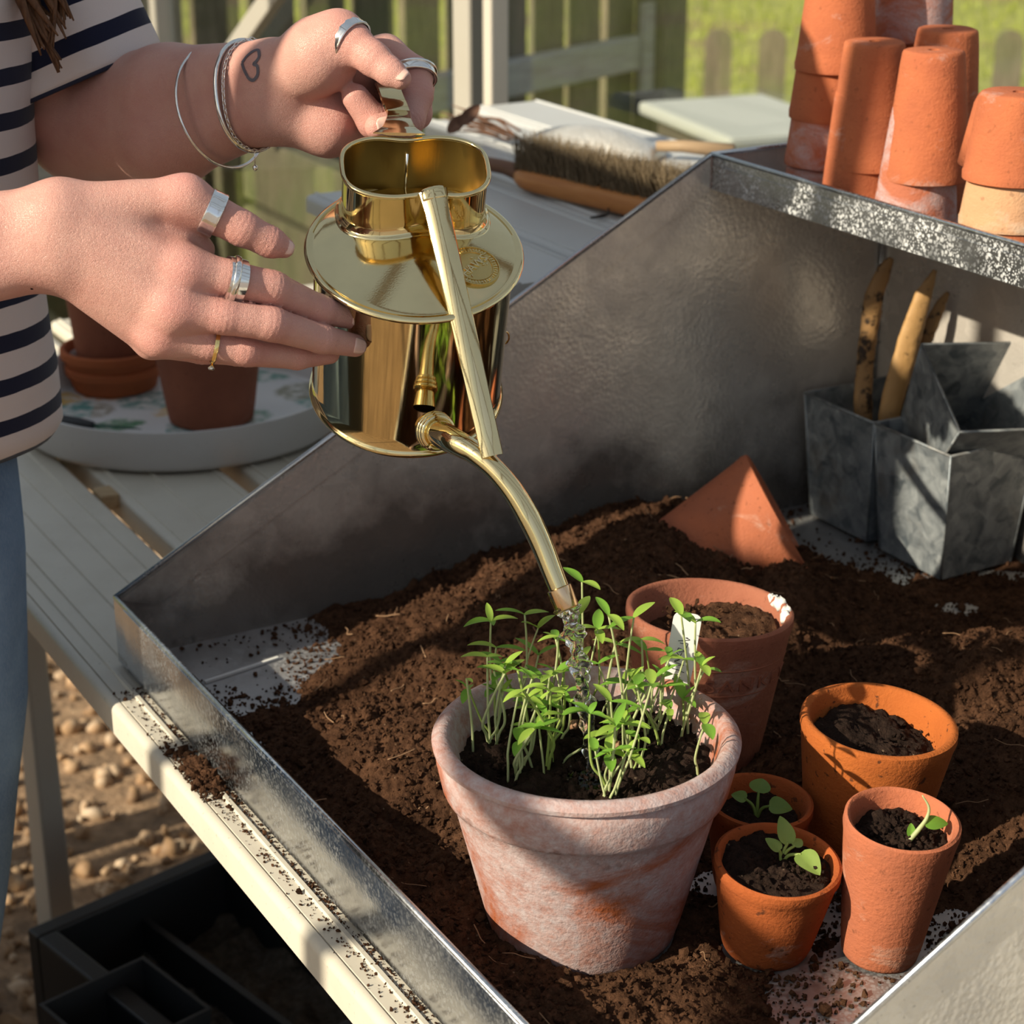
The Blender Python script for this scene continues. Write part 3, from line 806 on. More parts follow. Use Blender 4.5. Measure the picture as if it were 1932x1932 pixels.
dens = np.where(ch > 0.001, 0.85, np.clip(0.16 + 0.9 * (comp_height(cu, cv) + 0.012) / 0.014, 0.05, .8))
okp = rng.random(n) < dens
for (pu, pv, pr, pz) in PRESS:
    okp &= (np.hypot(cu - pu, cv - pv) > pr * 1.04 + .001)
cu, cv, ch = cu[okp], cv[okp], ch[okp]
sz = rng.gamma(1.6, 0.00048, len(cu)) + 0.00045
sz = np.minimum(sz, 0.0050)
me = crumbs_mesh('compost_crumbs', np.stack([cu, cv, np.maximum(ch, 0) + sz * .5], 1), sz, M['compost'])
o = bpy.data.objects.new('compost_crumbs', me); COL.objects.link(o); o.matrix_world = BENCH_M
props(o, 'loose crumbs and lumps lying over the compost and the bare tray floor', 'compost', None, 'stuff')
# pale fibres and bark chips
fv = Geo()
for _ in range(170):
    u_, v_ = random.uniform(.03, .7), random.uniform(.03, .78)
    z = float(comp_full(np.array([u_]), np.array([v_]))[0]) + .002
    if z < .004: continue
    a = random.uniform(0, 2 * PI); L = random.uniform(.004, .014)
    pts = [(u_ + math.cos(a) * L * t + random.gauss(0, .0006), v_ + math.sin(a) * L * t + random.gauss(0, .0006), z + random.uniform(0, .003)) for t in (-1, -.3, .3, 1)]
    fv.tube(spline(pts, 3), random.uniform(.00025, .0006), 5)
obj('compost_fibres', fv.v, fv.f, m_plain('pale fibre', (0.30, 0.17, 0.09), 0.9), None, True, matrix=BENCH_M, label='pale fibres and bark shreds in the compost', cat='fibre', kind='stuff')
# crumbs spilled on the bench's front edge
n = 12000
sv = rng.uniform(0.05, 1.05, n); su = -0.024 + rng.random(n) * 0.0245
line = np.exp(-((su + 0.0035) / 0.0028) ** 2) * (0.25 + 0.75 * np.clip(fbm(sv, su * 0, 0.07, 3, 5) + .35, 0, 1)) + np.exp(-((su + 0.012) / 0.006) ** 2) * 0.22
clump = np.exp(-((sv - 0.205) / 0.035) ** 2) * 1.0
okp = rng.random(n) < (line + clump)
su, sv = su[okp], sv[okp]
sz = rng.gamma(1.5, 0.00026, len(su)) + 0.00028
pts = np.stack([su, sv, -.0037 + sz * .5], 1)
m2 = 420   # the little heap
hv, hu = rng.normal(0.205, 0.016, m2), rng.normal(-0.009, 0.0055, m2)
hs = rng.gamma(2.2, 0.0006, m2) + .0006
hz2 = 0.006 * np.exp(-((hv - .205) / .014) ** 2 - ((hu + .009) / .006) ** 2) * rng.random(m2)
okp = (hu < -.001) & (hu > -.027)
pts = np.concatenate([pts, np.stack([hu, hv, hz2 + hs * .4 - .0035], 1)[okp]]); sz = np.concatenate([sz, hs[okp]])
o = bpy.data.objects.new('spilled_crumbs', crumbs_mesh('spilled_crumbs', pts, sz, M['compost'])); COL.objects.link(o); o.matrix_world = BENCH_M
props(o, 'dark compost crumbs spilled along the cream front edge of the bench', 'crumbs', None, 'stuff')
# a white plastic strip lying bare in the left corner
st = bar('plastic_strip', on_z(386, 1287, .0015), on_z(525, 1241, .0015), 0.003, 0.0025, M['white'], None, label='thin white plastic stick lying in the left corner of the tray', cat='stick')

# ------------------------------------------------------------------ terracotta pots
def pot_profile(H, R, rb, t=0.006, band=None, lip=0.002, hole=0.005):
    """closed loop of (r, z); band = (height, step) of a collar at the rim"""
    o_ = [(hole, 0.0), (rb - .003, 0.0), (rb - .0008, .001), (rb, .003)]
    nb = 7
    if band:
        bh, st_ = band
        rr = lambda z: rb + (R - st_ - rb) * z / (H - bh)
        for k in range(1, nb): o_.append((rr((H - bh) * k / nb), (H - bh) * k / nb))
        o_ += [(rr(H - bh) - .0005, H - bh - .002), (rr(H - bh) + .001, H - bh - .0005), (R - st_ * .62, H - bh + .001), (R - st_ * .5, H - bh + .004), (R - st_ * .2, H - bh * .45), (R - .0025, H - .0105), (R - .0036, H - .009), (R, H - .0068), (R + .0004, H - .004)]
    else:
        for k in range(1, nb + 1):
            z = H * k / (nb + 1); o_.append((rb + (R - rb) * z / H, z))
        o_ += [(R - .0002, H - .006)]
    o_ += [(R - lip * .3, H - lip * .6), (R - lip, H - .0004), (R - t * .5, H), (R - t + lip * .7, H - .0005), (R - t, H - lip)]
    for k in range(1, 6):
        z = H - (H - t * 1.2) * k / 5; o_.append((rb + (R - rb) * z / H - t * (1.0 + .25 * k / 5), z))
    o_ += [(hole, t * 1.2)]
    return o_
def make_pot(name, label, mat, H, R, rb, loc, rot=(0, 0, 0), t=0.006, band=None, group=None, seed=0, wob=0.006, n=72, lip=0.002):
    v, f = lathe(pot_profile(H, R, rb, t, band, lip), n, True, wob, seed)
    o = obj(name, v, f, mat, None, True, loc, rot, label=label, cat='plant pot', group=group)
    o.data.set_sharp_from_angle(angle=math.radians(50))
    return o
def soil_disc(name, label, loc, R, mat, rot=(0, 0, 0), amp=0.003, dome=0.0, seed=0, nr=34, na=110, slope=(0, 0), dip=None, kind='stuff'):
    """crumbly top of the compost in a pot, with a skirt down into it"""
    v, f = [], []
    rr = np.concatenate([np.linspace(0.02, 1, nr) * R])
    for i, r in enumerate(rr):
        a = np.arange(na) * 2 * PI / na
        x, y = r * np.cos(a), r * np.sin(a)
        z = dome * (1 - (r / R) ** 2) + slope[0] * x + slope[1] * y + amp * (1.3 * fbm(x + 5 * seed, y, 0.016, 3, seed) + 0.9 * np.abs(fbm(x, y, 0.007, 2, seed + 9)) + 0.35 * pnoise(x / .003, y / .003, seed + 4))
        if dip: z = z - dip[2] * np.exp(-(((x - dip[0]) ** 2 + (y - dip[1]) ** 2) / dip[3] ** 2))
        if i == nr - 1: z = z - 0.006
        v += list(zip(x, y, z))
    for i in range(nr - 1):
        for k in range(na):
            f.append((i * na + k, (i + 1) * na + k, (i + 1) * na + (k + 1) % na, i * na + (k + 1) % na))
    f.append(tuple(range(na)))
    return obj(name, v, f, mat, None, True, loc, rot, label=label, cat='potting compost', kind=kind)
def pot_crumbs(name, label, loc, R, n, mat, seed, size=0.0011):
    """a few separate lumps on a pot's compost"""
    r = R * np.sqrt(rng.random(n)) * .95; a = rng.uniform(0, 2 * PI, n)
    s = rng.gamma(2.2, size * .45, n) + size * .35
    o = bpy.data.objects.new(name, crumbs_mesh(name, np.stack([r * np.cos(a), r * np.sin(a), rng.uniform(.0, .003, n)], 1), s, mat)); COL.objects.link(o)
    o.location = loc
    return props(o, label, 'potting compost', None, 'stuff')

BIG_H, BIG_R = 0.1385, 0.0935
big = make_pot('large_plant_pot', 'large lime-whitened terracotta pot full of seedlings under the spout', M['tc_big'], BIG_H, BIG_R, 0.0585, POT_AT['big'], t=0.0115, band=(0.037, 0.0105), seed=3, wob=0.003, n=128, lip=0.004)
BIG_SOIL = POT_AT['big'].z + 0.1165
bs = soil_disc('potting_compost', 'wet dark compost in the large pot around the seedlings', POT_AT['big'] + ZAX * 0.1165, BIG_R - .0135, M['wet'], amp=0.0038, dome=0.003, seed=5, nr=64, na=220, dip=(0.001, -0.018, 0.004, 0.018))
pot_crumbs('compost_lumps', 'small dark lumps on the wet compost of the large pot', POT_AT['big'] + ZAX * 0.1175, BIG_R - .017, 700, M['wet'], 1)

make_pot('plant_pot', 'bright orange terracotta pot half filled with compost, beside the large pot', M['tc_orange'], 0.103, 0.0515, 0.036, POT_AT['orange'], (math.radians(2), math.radians(4), 0), t=0.0065, seed=4, wob=0.004)
soil_disc('potting_compost', 'dark compost low inside the bright orange pot', POT_AT['orange'] + Vector((.006, -.003, .081)), 0.0425, M['wet'], (math.radians(2), math.radians(4), 0), 0.003, 0.004, 7, slope=(-.12, .15))
pot_crumbs('compost_lumps', 'crumbs on the compost of the bright orange pot', POT_AT['orange'] + Vector((.006, -.003, .083)), 0.038, 150, M['wet'], 2)

rear = make_pot('plant_pot', 'dull red terracotta pot with stamped lettering and a white-chipped rim', M['tc_old'], 0.116, 0.0600, 0.042, POT_AT['rear'], (math.radians(-2), math.radians(2), 0), t=0.0062, seed=6, wob=0.007)
soil_disc('potting_compost', 'brown compost inside the stamped red pot', POT_AT['rear'] + Vector((.003, .003, .094)), 0.0510, M['compost'], (0, 0, 0), 0.003, 0.006, 8, slope=(.16, 0))
pot_crumbs('compost_lumps', 'crumbs on the compost of the stamped red pot', POT_AT['rear'] + Vector((.003, .003, .100)), 0.044, 160, M['compost'], 3)

make_pot('plant_pot', 'small rust terracotta pot with three round leaves, tucked behind the large pot', M['tc_rust'], 0.066, 0.0345, 0.024, POT_AT['small_back'], (math.radians(2), math.radians(3), 0), t=0.0042, seed=8, wob=0.006, lip=0.0016)
soil_disc('potting_compost', 'shaded compost in the small rust pot behind the large pot', POT_AT['small_back'] + ZAX * 0.052, 0.0285, M['wet'], (0, 0, 0), 0.0024, 0.002, 9)
make_pot('plant_pot', 'small rust terracotta pot with a four-leaved seedling, in front', M['tc_rust'], 0.065, 0.0395, 0.0275, POT_AT['small_front'], (math.radians(5), math.radians(4), 0), t=0.0045, seed=9, wob=0.005, lip=0.0016)
soil_disc('potting_compost', 'dark compost filling the small front pot', POT_AT['small_front'] + Vector((.0035, -.004, .0575)), 0.0345, M['wet'], (math.radians(5), math.radians(4), 0), 0.0026, 0.002, 10)
pot_crumbs('compost_lumps', 'crumbs on the compost of the small front pot', POT_AT['small_front'] + Vector((.004, -.004, .0590)), 0.031, 120, M['wet'], 5)
make_pot('plant_pot', 'tall narrow salmon terracotta pot at the right, a sprout leaning in it', M['tc_salmon'], 0.100, 0.0352, 0.0235, POT_AT['tall_right'], (math.radians(5), math.radians(3.5), 0), t=0.0045, seed=11, wob=0.008, lip=0.0018)
soil_disc('potting_compost', 'black compost in the tall narrow pot', POT_AT['tall_right'] + Vector((.005, -.0075, .084)), 0.0292, M['wet'], (math.radians(5), math.radians(3.5), 0), 0.0030, 0.003, 12)
pot_crumbs('compost_lumps', 'crumbs on the compost of the tall narrow pot', POT_AT['tall_right'] + Vector((.005, -.0075, .087)), 0.026, 110, M['wet'], 6)

# the toppled pot lying in the heap, mouth turned away
rc = at(1470, 968, 1.69)
bc = at(1248, 1086, 1.69)
vr = (rc - Vector((0, 0, CAMZ))).normalized()
bc = bc - vr * ((bc - rc).dot(vr)) + vr * 0.004
ax = (rc - bc).normalized()
Rm = ax.to_track_quat('Z', 'Y').to_matrix().to_4x4()
tp = make_pot('plant_pot', 'terracotta pot toppled on its side in the compost heap', M['tc_salmon'], (rc - bc).length, 0.0585, 0.040, (0, 0, 0), t=0.006, seed=14, wob=0.004)
tp.matrix_world = Matrix.Translation(bc) @ Rm
# letters pressed into the red pot's wall
def wrap_letters(txt, z, R, R2, a0, size, mat, parent, name):
    cu = bpy.data.curves.new('letters', 'FONT'); cu.body = txt; cu.size = size; cu.extrude = 0.0010; cu.resolution_u = 3; cu.space_character = 1.25
    to = bpy.data.objects.new('letters', cu); COL.objects.link(to)
    dg = bpy.context.evaluated_depsgraph_get(); me = bpy.data.meshes.new_from_object(to.evaluated_get(dg))
    bpy.data.objects.remove(to)
    for q in me.vertices:
        x, y, zz = q.co
        r = R + (R2 - R) * ((z + y)) + zz
        a = a0 + x / R
        q.co = (r * math.cos(a), r * math.sin(a), z + y)
    me.materials.append(mat)
    o = bpy.data.objects.new(name, me); COL.objects.link(o); o.parent = parent
    return o
slope = (0.060 - 0.042) / 0.116
wrap_letters('SANKEY', 0.0745, 0.0420 + 0.0003, 0.0420 + 0.0003 + slope, math.radians(-97), 0.0135, M['tc_old'], rear, 'stamped_lettering')
for z in (0.0705, 0.0905):
    r = 0.042 + slope * z + .0001
    v, f = tube([(r * math.cos(a), r * math.sin(a), z) for a in np.linspace(math.radians(-125), math.radians(-15), 40)], 0.0005, 6)
    obj('stamped_line', v, f, M['tc_old'], rear, True)
lv = Geo()
for k, (a, r) in enumerate(((30, .055), (24, .0556), (18, .0552), (11, .056), (3, .0555), (-3, .0552), (26, .056))):
    s = 0.0028 + .0012 * (k % 3)
    v, f = lathe([(0, -s), (s * .8, -s * .5), (s, 0), (s * .7, s * .6), (0, s * .8)], 9, False, .1, k)
    lv.add([(p[0] + r * math.cos(math.radians(a)), p[1] * 1.3 + r * math.sin(math.radians(a)), p[2] + .1135 - .002 * (k % 2)) for p in v], f)
obj('lime_crust', lv.v, lv.f, m_plain('white lime', (0.72, 0.69, 0.64), 0.9), rear, True, label='white lime crust on the rim')

# ------------------------------------------------------------------ the brass watering can
PLATE_C = at(782, 474, 1.232)
toV = (Vector((0, 0, CAMZ)) - PLATE_C).normalized()
rx = (CR - toV * CR.dot(toV)).normalized(); uy = toV.cross(rx).normalized()
CZ = (rx * 0.052 + uy * 0.783 + toV * 0.620).normalized()          # the can's own axis, tipped towards the pot
spin = math.radians(9)
fx0 = (rx - CZ * rx.dot(CZ)).normalized()
CX = (Matrix.Rotation(-spin * 0 + math.radians(4), 3, CZ) @ fx0).normalized()
CY = CZ.cross(CX).normalized()                                     # away from the viewer
CAN_M = Matrix(((CX.x, CY.x, CZ.x, PLATE_C.x), (CX.y, CY.y, CZ.y, PLATE_C.y), (CX.z, CY.z, CZ.z, PLATE_C.z), (0, 0, 0, 1)))
CAN_I = CAN_M.inverted()
can = thing('watering_can', 'shiny brass watering can with an oval mouth, tipped to pour into the large pot', 'watering can', matrix=CAN_M)
BR, BH = 0.0628, 0.118
def can_at(px, py, d): return CAN_I @ at(px, py, d)
v, f = lathe([(0, -BH + .001), (BR - .002, -BH + .001), (BR - .0006, -BH - .001), (BR + .0012, -BH - .0012), (BR + .0022, -BH + .0005), (BR + .0020, -BH + .0022), (BR + .0006, -BH + .0032)] + [(BR, -BH + .004 + (BH - .006) * k / 12) for k in range(13)], 160)
body = obj('body', v, f, M['brass'], can, True); body.data.set_sharp_from_angle(angle=math.radians(60))
PR = 0.0683
MC = (0.001, 0.0330)
def plate_xy(x, y):   # the shoulder rises gently from its edge to the mouth
    dx, dy = x - MC[0], y - MC[1]
    L = math.hypot(dx, dy)
    if L < 1e-6: return 0.0165
    dx, dy = dx / L, dy / L
    b = MC[0] * dx + MC[1] * dy
    far = -b + math.sqrt(max(1e-9, b * b - (MC[0] ** 2 + MC[1] ** 2 - PR * PR)))
    return 0.0165 * max(0.0, 1 - L / far)
v, f = lathe([(BR - .001, -.0045), (PR - .0015, -.0032), (PR, -.0018), (PR + .0008, 0.0), (PR, .0016), (PR - .0018, .0022), (PR - .0036, .0012)] + [(r, .0004) for r in np.linspace(PR - .005, 0, 22)], 160)
v = [(x, y, z + (plate_xy(x, y) if i >= 7 * 160 else 0)) for i, (x, y, z) in enumerate(v)]
o = obj('shoulder_plate', v, f, M['brass'], can, True); o.data.set_sharp_from_angle(angle=math.radians(50))
# the peanut-shaped mouth
def mouth(a, s=1.0, off=0.0):
    """outline of the mouth at angle a, waisted at front and back"""
    c, n_ = math.cos(a), math.sin(a)
    p = 3.0
    r = (abs(c / 0.0452) ** p + abs(n_ / 0.0318) ** p) ** (-1 / p)
    x, y = r * c, r * n_
    waist = 0.0040 * math.exp(-((x - (.006 if n_ < 0 else -.004)) / .014) ** 2)
    y -= math.copysign(waist, n_)
    L = math.hypot(x, y)
    return x * s + off * x / L, y * s + off * y / L
MH = 0.0435
NA = 120
rings = [(-.0015, .0050, .0), (.0002, .0046, .0), (.0012, .0034, 0), (.0012, .0022, 0), (.0024, .0016, 0), (.0040, .0006, 0), (.0065, .0, 0)] + [(z, 0, 0) for z in np.linspace(.010, MH - .004, 8)]
v, f = [], []
def ring_pts(z, off):
    out = []
    for k in range(NA):
        x, y = mouth(2 * PI * k / NA, 1.0, off)
        X, Y = x + MC[0], y + MC[1]
        base = plate_xy(X, Y) if z < .012 else plate_xy(X, Y) * max(0, 1 - (z - .012) / .02)
        out.append((X, Y, z + (base if z < .032 else 0)))
    return out
for z, off, _ in rings: v += ring_pts(z, off)
nr = len(rings)
for i in range(nr - 1):
    for k in range(NA):
        f.append((i * NA + k, i * NA + (k + 1) % NA, (i + 1) * NA + (k + 1) % NA, (i + 1) * NA + k))
collar = obj('mouth_collar', v, f, M['brass'], can, True)
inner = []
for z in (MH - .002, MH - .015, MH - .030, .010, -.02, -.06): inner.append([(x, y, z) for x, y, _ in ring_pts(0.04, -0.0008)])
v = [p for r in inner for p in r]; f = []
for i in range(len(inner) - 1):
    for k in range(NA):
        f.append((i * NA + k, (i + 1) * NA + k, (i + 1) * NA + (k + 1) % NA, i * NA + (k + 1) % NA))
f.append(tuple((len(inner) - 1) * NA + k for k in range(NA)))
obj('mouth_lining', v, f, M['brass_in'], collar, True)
v, f = tube([ring_pts(MH - .0030, 0.0004)[k % NA] for k in range(NA)] , 0.0017, 10, False)
m_ = NA - 1
f += [((m_) * 10 + k, (m_) * 10 + (k + 1) % 10, (k + 1) % 10, k) for k in range(10)]
obj('mouth_rim', v, f, M['brass'], collar, True)
# inside seam
a = mouth(math.radians(95), 1, -.0014)
v, f = tube([(a[0] + MC[0], a[1] + MC[1], MH - .012), (a[0] + MC[0], a[1] + MC[1], -.01)], .0010, 6)
obj('inner_seam', v, f, M['silver'], collar, True)
# spout
sp = [(808, 806, 1.245), (848, 828, 1.212), (892, 852, 1.200), (930, 882, 1.194), (966, 924, 1.191), (997, 975, 1.190), (1022, 1027, 1.190), (1042, 1078, 1.190), (1056, 1113, 1.190)]
SP = spline([can_at(*p) for p in sp], 8)
nS = len(SP)
v, f = tube(SP, lerp_list([0.0092, 0.0084, 0.0072, 0.0068, 0.0070, 0.0072, 0.0069, 0.0066, 0.0063], nS), 28, False)
spout = obj('spout', v, f, M['brass'], can, True)
d_ = (SP[-1] - SP[-4]).normalized()
v, f = tube([SP[-1] - d_ * .001, SP[-1] - d_ * .0006, SP[-1] + d_ * .0115, SP[-1] + d_ * .0125], [.0062, .0070, .0067, .0061], 28, False)
o = obj('ferrule', v, f, m_brass('coppery brass', (0.80, 0.56, 0.34), 0.12), spout, True); solid(o, .0008, -1)
o.data.set_sharp_from_angle(angle=math.radians(40))
SPOUT_END = CAN_M @ (SP[-1] + d_ * .012); SPOUT_DIR = (CAN_M.to_3x3() @ d_).normalized()
j = (SP[3] - SP[0]).normalized()
jr = Geo()
for off, R_ in ((0.0125, .0112), (.0155, .0108), (.0185, .0101)):
    c = SP[0] + j * off; n_ = j.orthogonal().normalized(); b_ = j.cross(n_)
    pts = [c + (n_ * math.cos(t) + b_ * math.sin(t)) * R_ for t in np.linspace(0, 2 * PI, 41)]
    jr.tube(pts, .0017, 8)
obj('spout_collar', jr.v, jr.f, M['brass'], spout, True)
# brace from mouth to spout: a ridged strap
a = mouth(math.radians(-76), 1, .0018)
B0 = Vector((a[0] + MC[0], a[1] + MC[1], MH + .0005)); B1 = can_at(929, 861, 1.190)
B0 = can_at(812, 343, (CAMZ - (CAN_M @ B0).z) / -(CF + CR * ((812 - 966) / FPX) - CU * ((343 - 966) / FPX)).z) if False else B0
bt = (B1 - B0).normalized(); bo = (CAN_I.to_3x3() @ toV); bo = (bo - bt * bo.dot(bt)).normalized(); bs = bt.cross(bo)
prof = [(-1.0, -.12), (-.93, .12), (-.62, .30), (-.30, .42), (0, .46), (.30, .42), (.62, .30), (.93, .12), (1.0, -.12), (.55, -.30), (0, -.36), (-.55, -.30)]
v, f = [], []
NB = 26
for i in range(NB):
    t = i / (NB - 1)
    w_ = 0.0079 - 0.0012 * t + (0.0012 * (1 - t / .08) if t < .08 else 0) 
    c = B0.lerp(B1, t) + bo * (0.0055 * math.sin(PI * min(1, t * 1.06)) + .0012)
    for x, y in prof: v.append(c + bs * (x * w_) + bo * (y * w_ * .75))
m_ = len(prof)
for i in range(NB - 1):
    for k in range(m_): f.append((i * m_ + k, i * m_ + (k + 1) % m_, (i + 1) * m_ + (k + 1) % m_, (i + 1) * m_ + k))
f += [tuple(range(m_ - 1, -1, -1)), tuple((NB - 1) * m_ + k for k in range(m_))]
o = obj('brace', v, f, M['brass'], can, True); o.data.set_sharp_from_angle(angle=math.radians(28))
# lip of the strap over the rim
g = Geo().tube(spline([B0 + bt * .006 + bo * .003, B0 + bo * .0022, B0 - bt * .0015 - bo * .001, B0 - bt * .0005 - bo * .004], 4), .0074, 14, True, .24, bo)
obj('brace_lip', g.v, g.f, M['brass'], o, True)
# handle: a strap from the mouth's back, arching over to the body's back
hb = mouth(math.radians(104), 1, .0012)
H0 = Vector((hb[0] + MC[0], hb[1] + MC[1], MH + .0012))
HP = [H0, H0.lerp(can_at(752, 214, 1.288), .5) + Vector((0, .001, .001)), can_at(752, 214, 1.288), can_at(742, 190, 1.294), can_at(734, 169, 1.305), can_at(729, 160, 1.325), can_at(728, 167, 1.350), can_at(732, 202, 1.376), can_at(742, 270, 1.392), can_at(755, 360, 1.388), can_at(766, 440, 1.355), Vector((-0.002, 0.0622, -0.055))]
HS = spline(HP, 7)
def strap(path, wid, thk, side, prof, mat, name, parent):
    v, f = [], []
    m_ = len(prof); side = Vector(side)
    for i, p in enumerate(path):
        t = (path[min(i + 1, len(path) - 1)] - path[max(i - 1, 0)]).normalized()
        s_ = side - t * side.dot(t); s_.normalize()          # across the strap
        o_ = t.cross(s_)
        for x, y in prof: v.append(p + s_ * (x * wid[i]) + o_ * (y * thk[i]))
    for i in range(len(path) - 1):
        for k in range(m_): f.append((i * m_ + k, i * m_ + (k + 1) % m_, (i + 1) * m_ + (k + 1) % m_, (i + 1) * m_ + k))
    f += [tuple(range(m_ - 1, -1, -1)), tuple((len(path) - 1) * m_ + k for k in range(m_))]
    o = obj(name, v, f, mat, parent, True); o.data.set_sharp_from_angle(angle=math.radians(32))
    return o
hprof = [(-1, -.1), (-.95, .25), (-.60, .32), (-.46, .72), (0, .86), (.46, .72), (.60, .32), (.95, .25), (1, -.1), (.9, -.4), (0, -.5), (-.9, -.4)]
wid = np.interp(np.linspace(0, 1, len(HS)), [0, .045, .10, .18, 1], [.0168, .0105, .0084, .0080, .0082])
thk = np.interp(np.linspace(0, 1, len(HS)), [0, .06, .12, 1], [.0016, .0036, .0052, .0050])
strap(HS, wid, thk, (1, 0, 0), hprof, M['brass'], 'handle', can)
# maker's medallion on the shoulder
ma = math.radians(-33); mr = 0.0420
pl = lambda x, y: Vector((x, y, plate_xy(x, y) + .0012))
mx_, my_ = mr * math.cos(ma), mr * math.sin(ma)
mc = pl(mx_, my_); e_ = .006
er = (pl(mx_ + e_ * math.cos(ma), my_ + e_ * math.sin(ma)) - pl(mx_ - e_ * math.cos(ma), my_ - e_ * math.sin(ma))).normalized()
et = pl(mx_ - e_ * math.sin(ma), my_ + e_ * math.cos(ma)) - pl(mx_ + e_ * math.sin(ma), my_ - e_ * math.cos(ma)); et = (et - er * et.dot(er)).normalized(); en = er.cross(et).normalized()
MM = Matrix(((er.x, et.x, en.x, mc.x), (er.y, et.y, en.y, mc.y), (er.z, et.z, en.z, mc.z), (0, 0, 0, 1)))
MED_R = 0.0162
v, f = lathe([(0, .0002), (MED_R * .70, .0002), (MED_R * .715, .0008), (MED_R * .745, .0008), (MED_R * .76, .0002), (MED_R * .93, .0002), (MED_R * .95, .0011), (MED_R, .0011), (MED_R * 1.02, -.0012)], 72)
m_med = m_brass('embossed brass', (0.66, 0.50, 0.20), 0.24, 0.05)
med = obj('medallion', v, f, m_med, can, True, matrix=MM); med.data.set_sharp_from_angle(angle=math.radians(40))
cu = bpy.data.curves.new('emboss', 'FONT'); cu.body = 'HAWS'; cu.size = 0.0082; cu.extrude = 0.0005; cu.resolution_u = 3; cu.align_x = 'CENTER'; cu.align_y = 'CENTER'
to = bpy.data.objects.new('emboss', cu); COL.objects.link(to)
me = bpy.data.meshes.new_from_object(to.evaluated_get(bpy.context.evaluated_depsgraph_get())); bpy.data.objects.remove(to)
me.materials.append(M['brass'])
o = bpy.data.objects.new('embossed_name', me); COL.objects.link(o); o.parent = med; o.location = (0, 0, .0004); o.rotation_euler = (0, 0, math.radians(82))
g = Geo()
for k in range(44):      # the worn ring of letters, no longer legible
    a = 2 * PI * k / 44
    if k % 11 == 10: continue
    L = .0011 if k % 3 else .0007
    c = Matrix.Rotation(a, 4, 'Z') @ Matrix.Translation((MED_R * .845, 0, .0004))
    g.box((-L, -.00022, 0), (L, .00022, .0005), c)
    if k % 2: g.box((L * .3, -.0006, 0), (L * .9, .0006, .0005), c)
for k in range(14):
    a = random.choice((PI / 2 - .55, -PI / 2 - .55)) + random.uniform(-.9, .9) + .55; r = random.uniform(.0045, .0105)
    x, y = r * math.cos(a), r * math.sin(a)
    c = Matrix.Translation((x, y, .0003)) @ Matrix.Rotation(random.uniform(0, 3), 4, 'Z')
    if abs(x * math.cos(1.43) + y * math.sin(1.43)) > .0: g.box((-.0008, -.00025, 0), (.0008, .00025, .0005), c)
obj('embossed_ornament', g.v, g.f, M['brass'], med, False)
# small wire clip on the body's right side
g = Geo().tube(spline([(BR - .001, 0.012, -.088), (BR + .003, .010, -.086), (BR + .0045, .008, -.080), (BR + .003, .007, -.074), (BR - .001, .006, -.072)], 4), .0007, 6)
obj('wire_clip', g.v, g.f, M['brass'], can, True)

# ------------------------------------------------------------------ the poured water
LAND = POT_AT['big'] + Vector((0.004, -0.014, 0.1165))
w0 = SPOUT_END.copy()
wp = []
for k in range(15):
    t = k / 14
    hx = LAND.x - w0.x; hy = LAND.y - w0.y
    tt = t
    # ballistic: straight across, falling with t*t
    dz = LAND.z - w0.z
    wp.append(Vector((w0.x + hx * tt, w0.y + hy * tt, w0.z + dz * (0.42 * tt + 0.58 * tt * tt))))
WPS = spline(wp, 7)
nW = len(WPS)
v, f = [], []
for i, p in enumerate(WPS):
    t = (WPS[min(i + 1, nW - 1)] - WPS[max(i - 1, 0)]).normalized()
    s = i / (nW - 1)
    n_ = (CR - t * CR.dot(t)).normalized(); b_ = t.cross(n_)
    R0 = 0.0056 * (1 - .30 * s) * (1 + .16 * math.sin(s * 31) + .10 * math.sin(s * 57 + 1))
    tw = s * 13
    for k in range(22):
        a = 2 * PI * k / 22
        r = R0 * (1 + .30 * math.cos(2 * (a + tw)) + .16 * math.cos(3 * (a - tw * 1.7)) + .08 * math.sin(5 * a + s * 40))
        v.append(p + n_ * math.cos(a) * r + b_ * math.sin(a) * r)
for i in range(nW - 1):
    for k in range(22): f.append((i * 22 + k, i * 22 + (k + 1) % 22, (i + 1) * 22 + (k + 1) % 22, (i + 1) * 22 + k))
f += [tuple(range(21, -1, -1)), tuple((nW - 1) * 22 + k for k in range(22))]
water = obj('water_stream', v, f, M['water'], None, True, label='clear twisting stream of water falling from the brass spout', cat='water')
rr_, na_ = np.linspace(0, .021, 14), 60
v, f = [], []
for r in rr_:
    for k in range(na_):
        a = 2 * PI * k / na_
        q = r * (1 + .25 * math.sin(3 * a + 1) + .12 * math.sin(5 * a))
        v.append((q * math.cos(a), q * math.sin(a), .0018 + .0007 * math.sin(r * 1500) * math.exp(-r / .012) - .004 * (r / .021) ** 4))
for i in range(len(rr_) - 1):
    for k in range(na_): f.append((i * na_ + k, (i + 1) * na_ + k, (i + 1) * na_ + (k + 1) % na_, i * na_ + (k + 1) % na_))
obj('puddle', v, f, M['water'], None, True, loc=LAND + Vector((-.002, -.006, .000)), label='little pool of water where the stream meets the wet compost', cat='water')
dv = Geo()
for _ in range(26):
    a, r = random.uniform(0, 2 * PI), random.uniform(.004, .026)
    s = random.uniform(.0004, .0013)
    q, w_ = lathe([(0, -s), (s * .7, -s * .7), (s, 0), (s * .7, s * .7), (0, s)], 8)
    p = LAND + Vector((math.cos(a) * r, math.sin(a) * r, random.uniform(.001, .012) * (1 - r / .03)))
    dv.add([Vector(x) + p for x in q], w_)
obj('splash_drops', dv.v, dv.f, M['water'], None, True, label='tiny splash drops round the foot of the water stream', cat='water', kind='stuff')

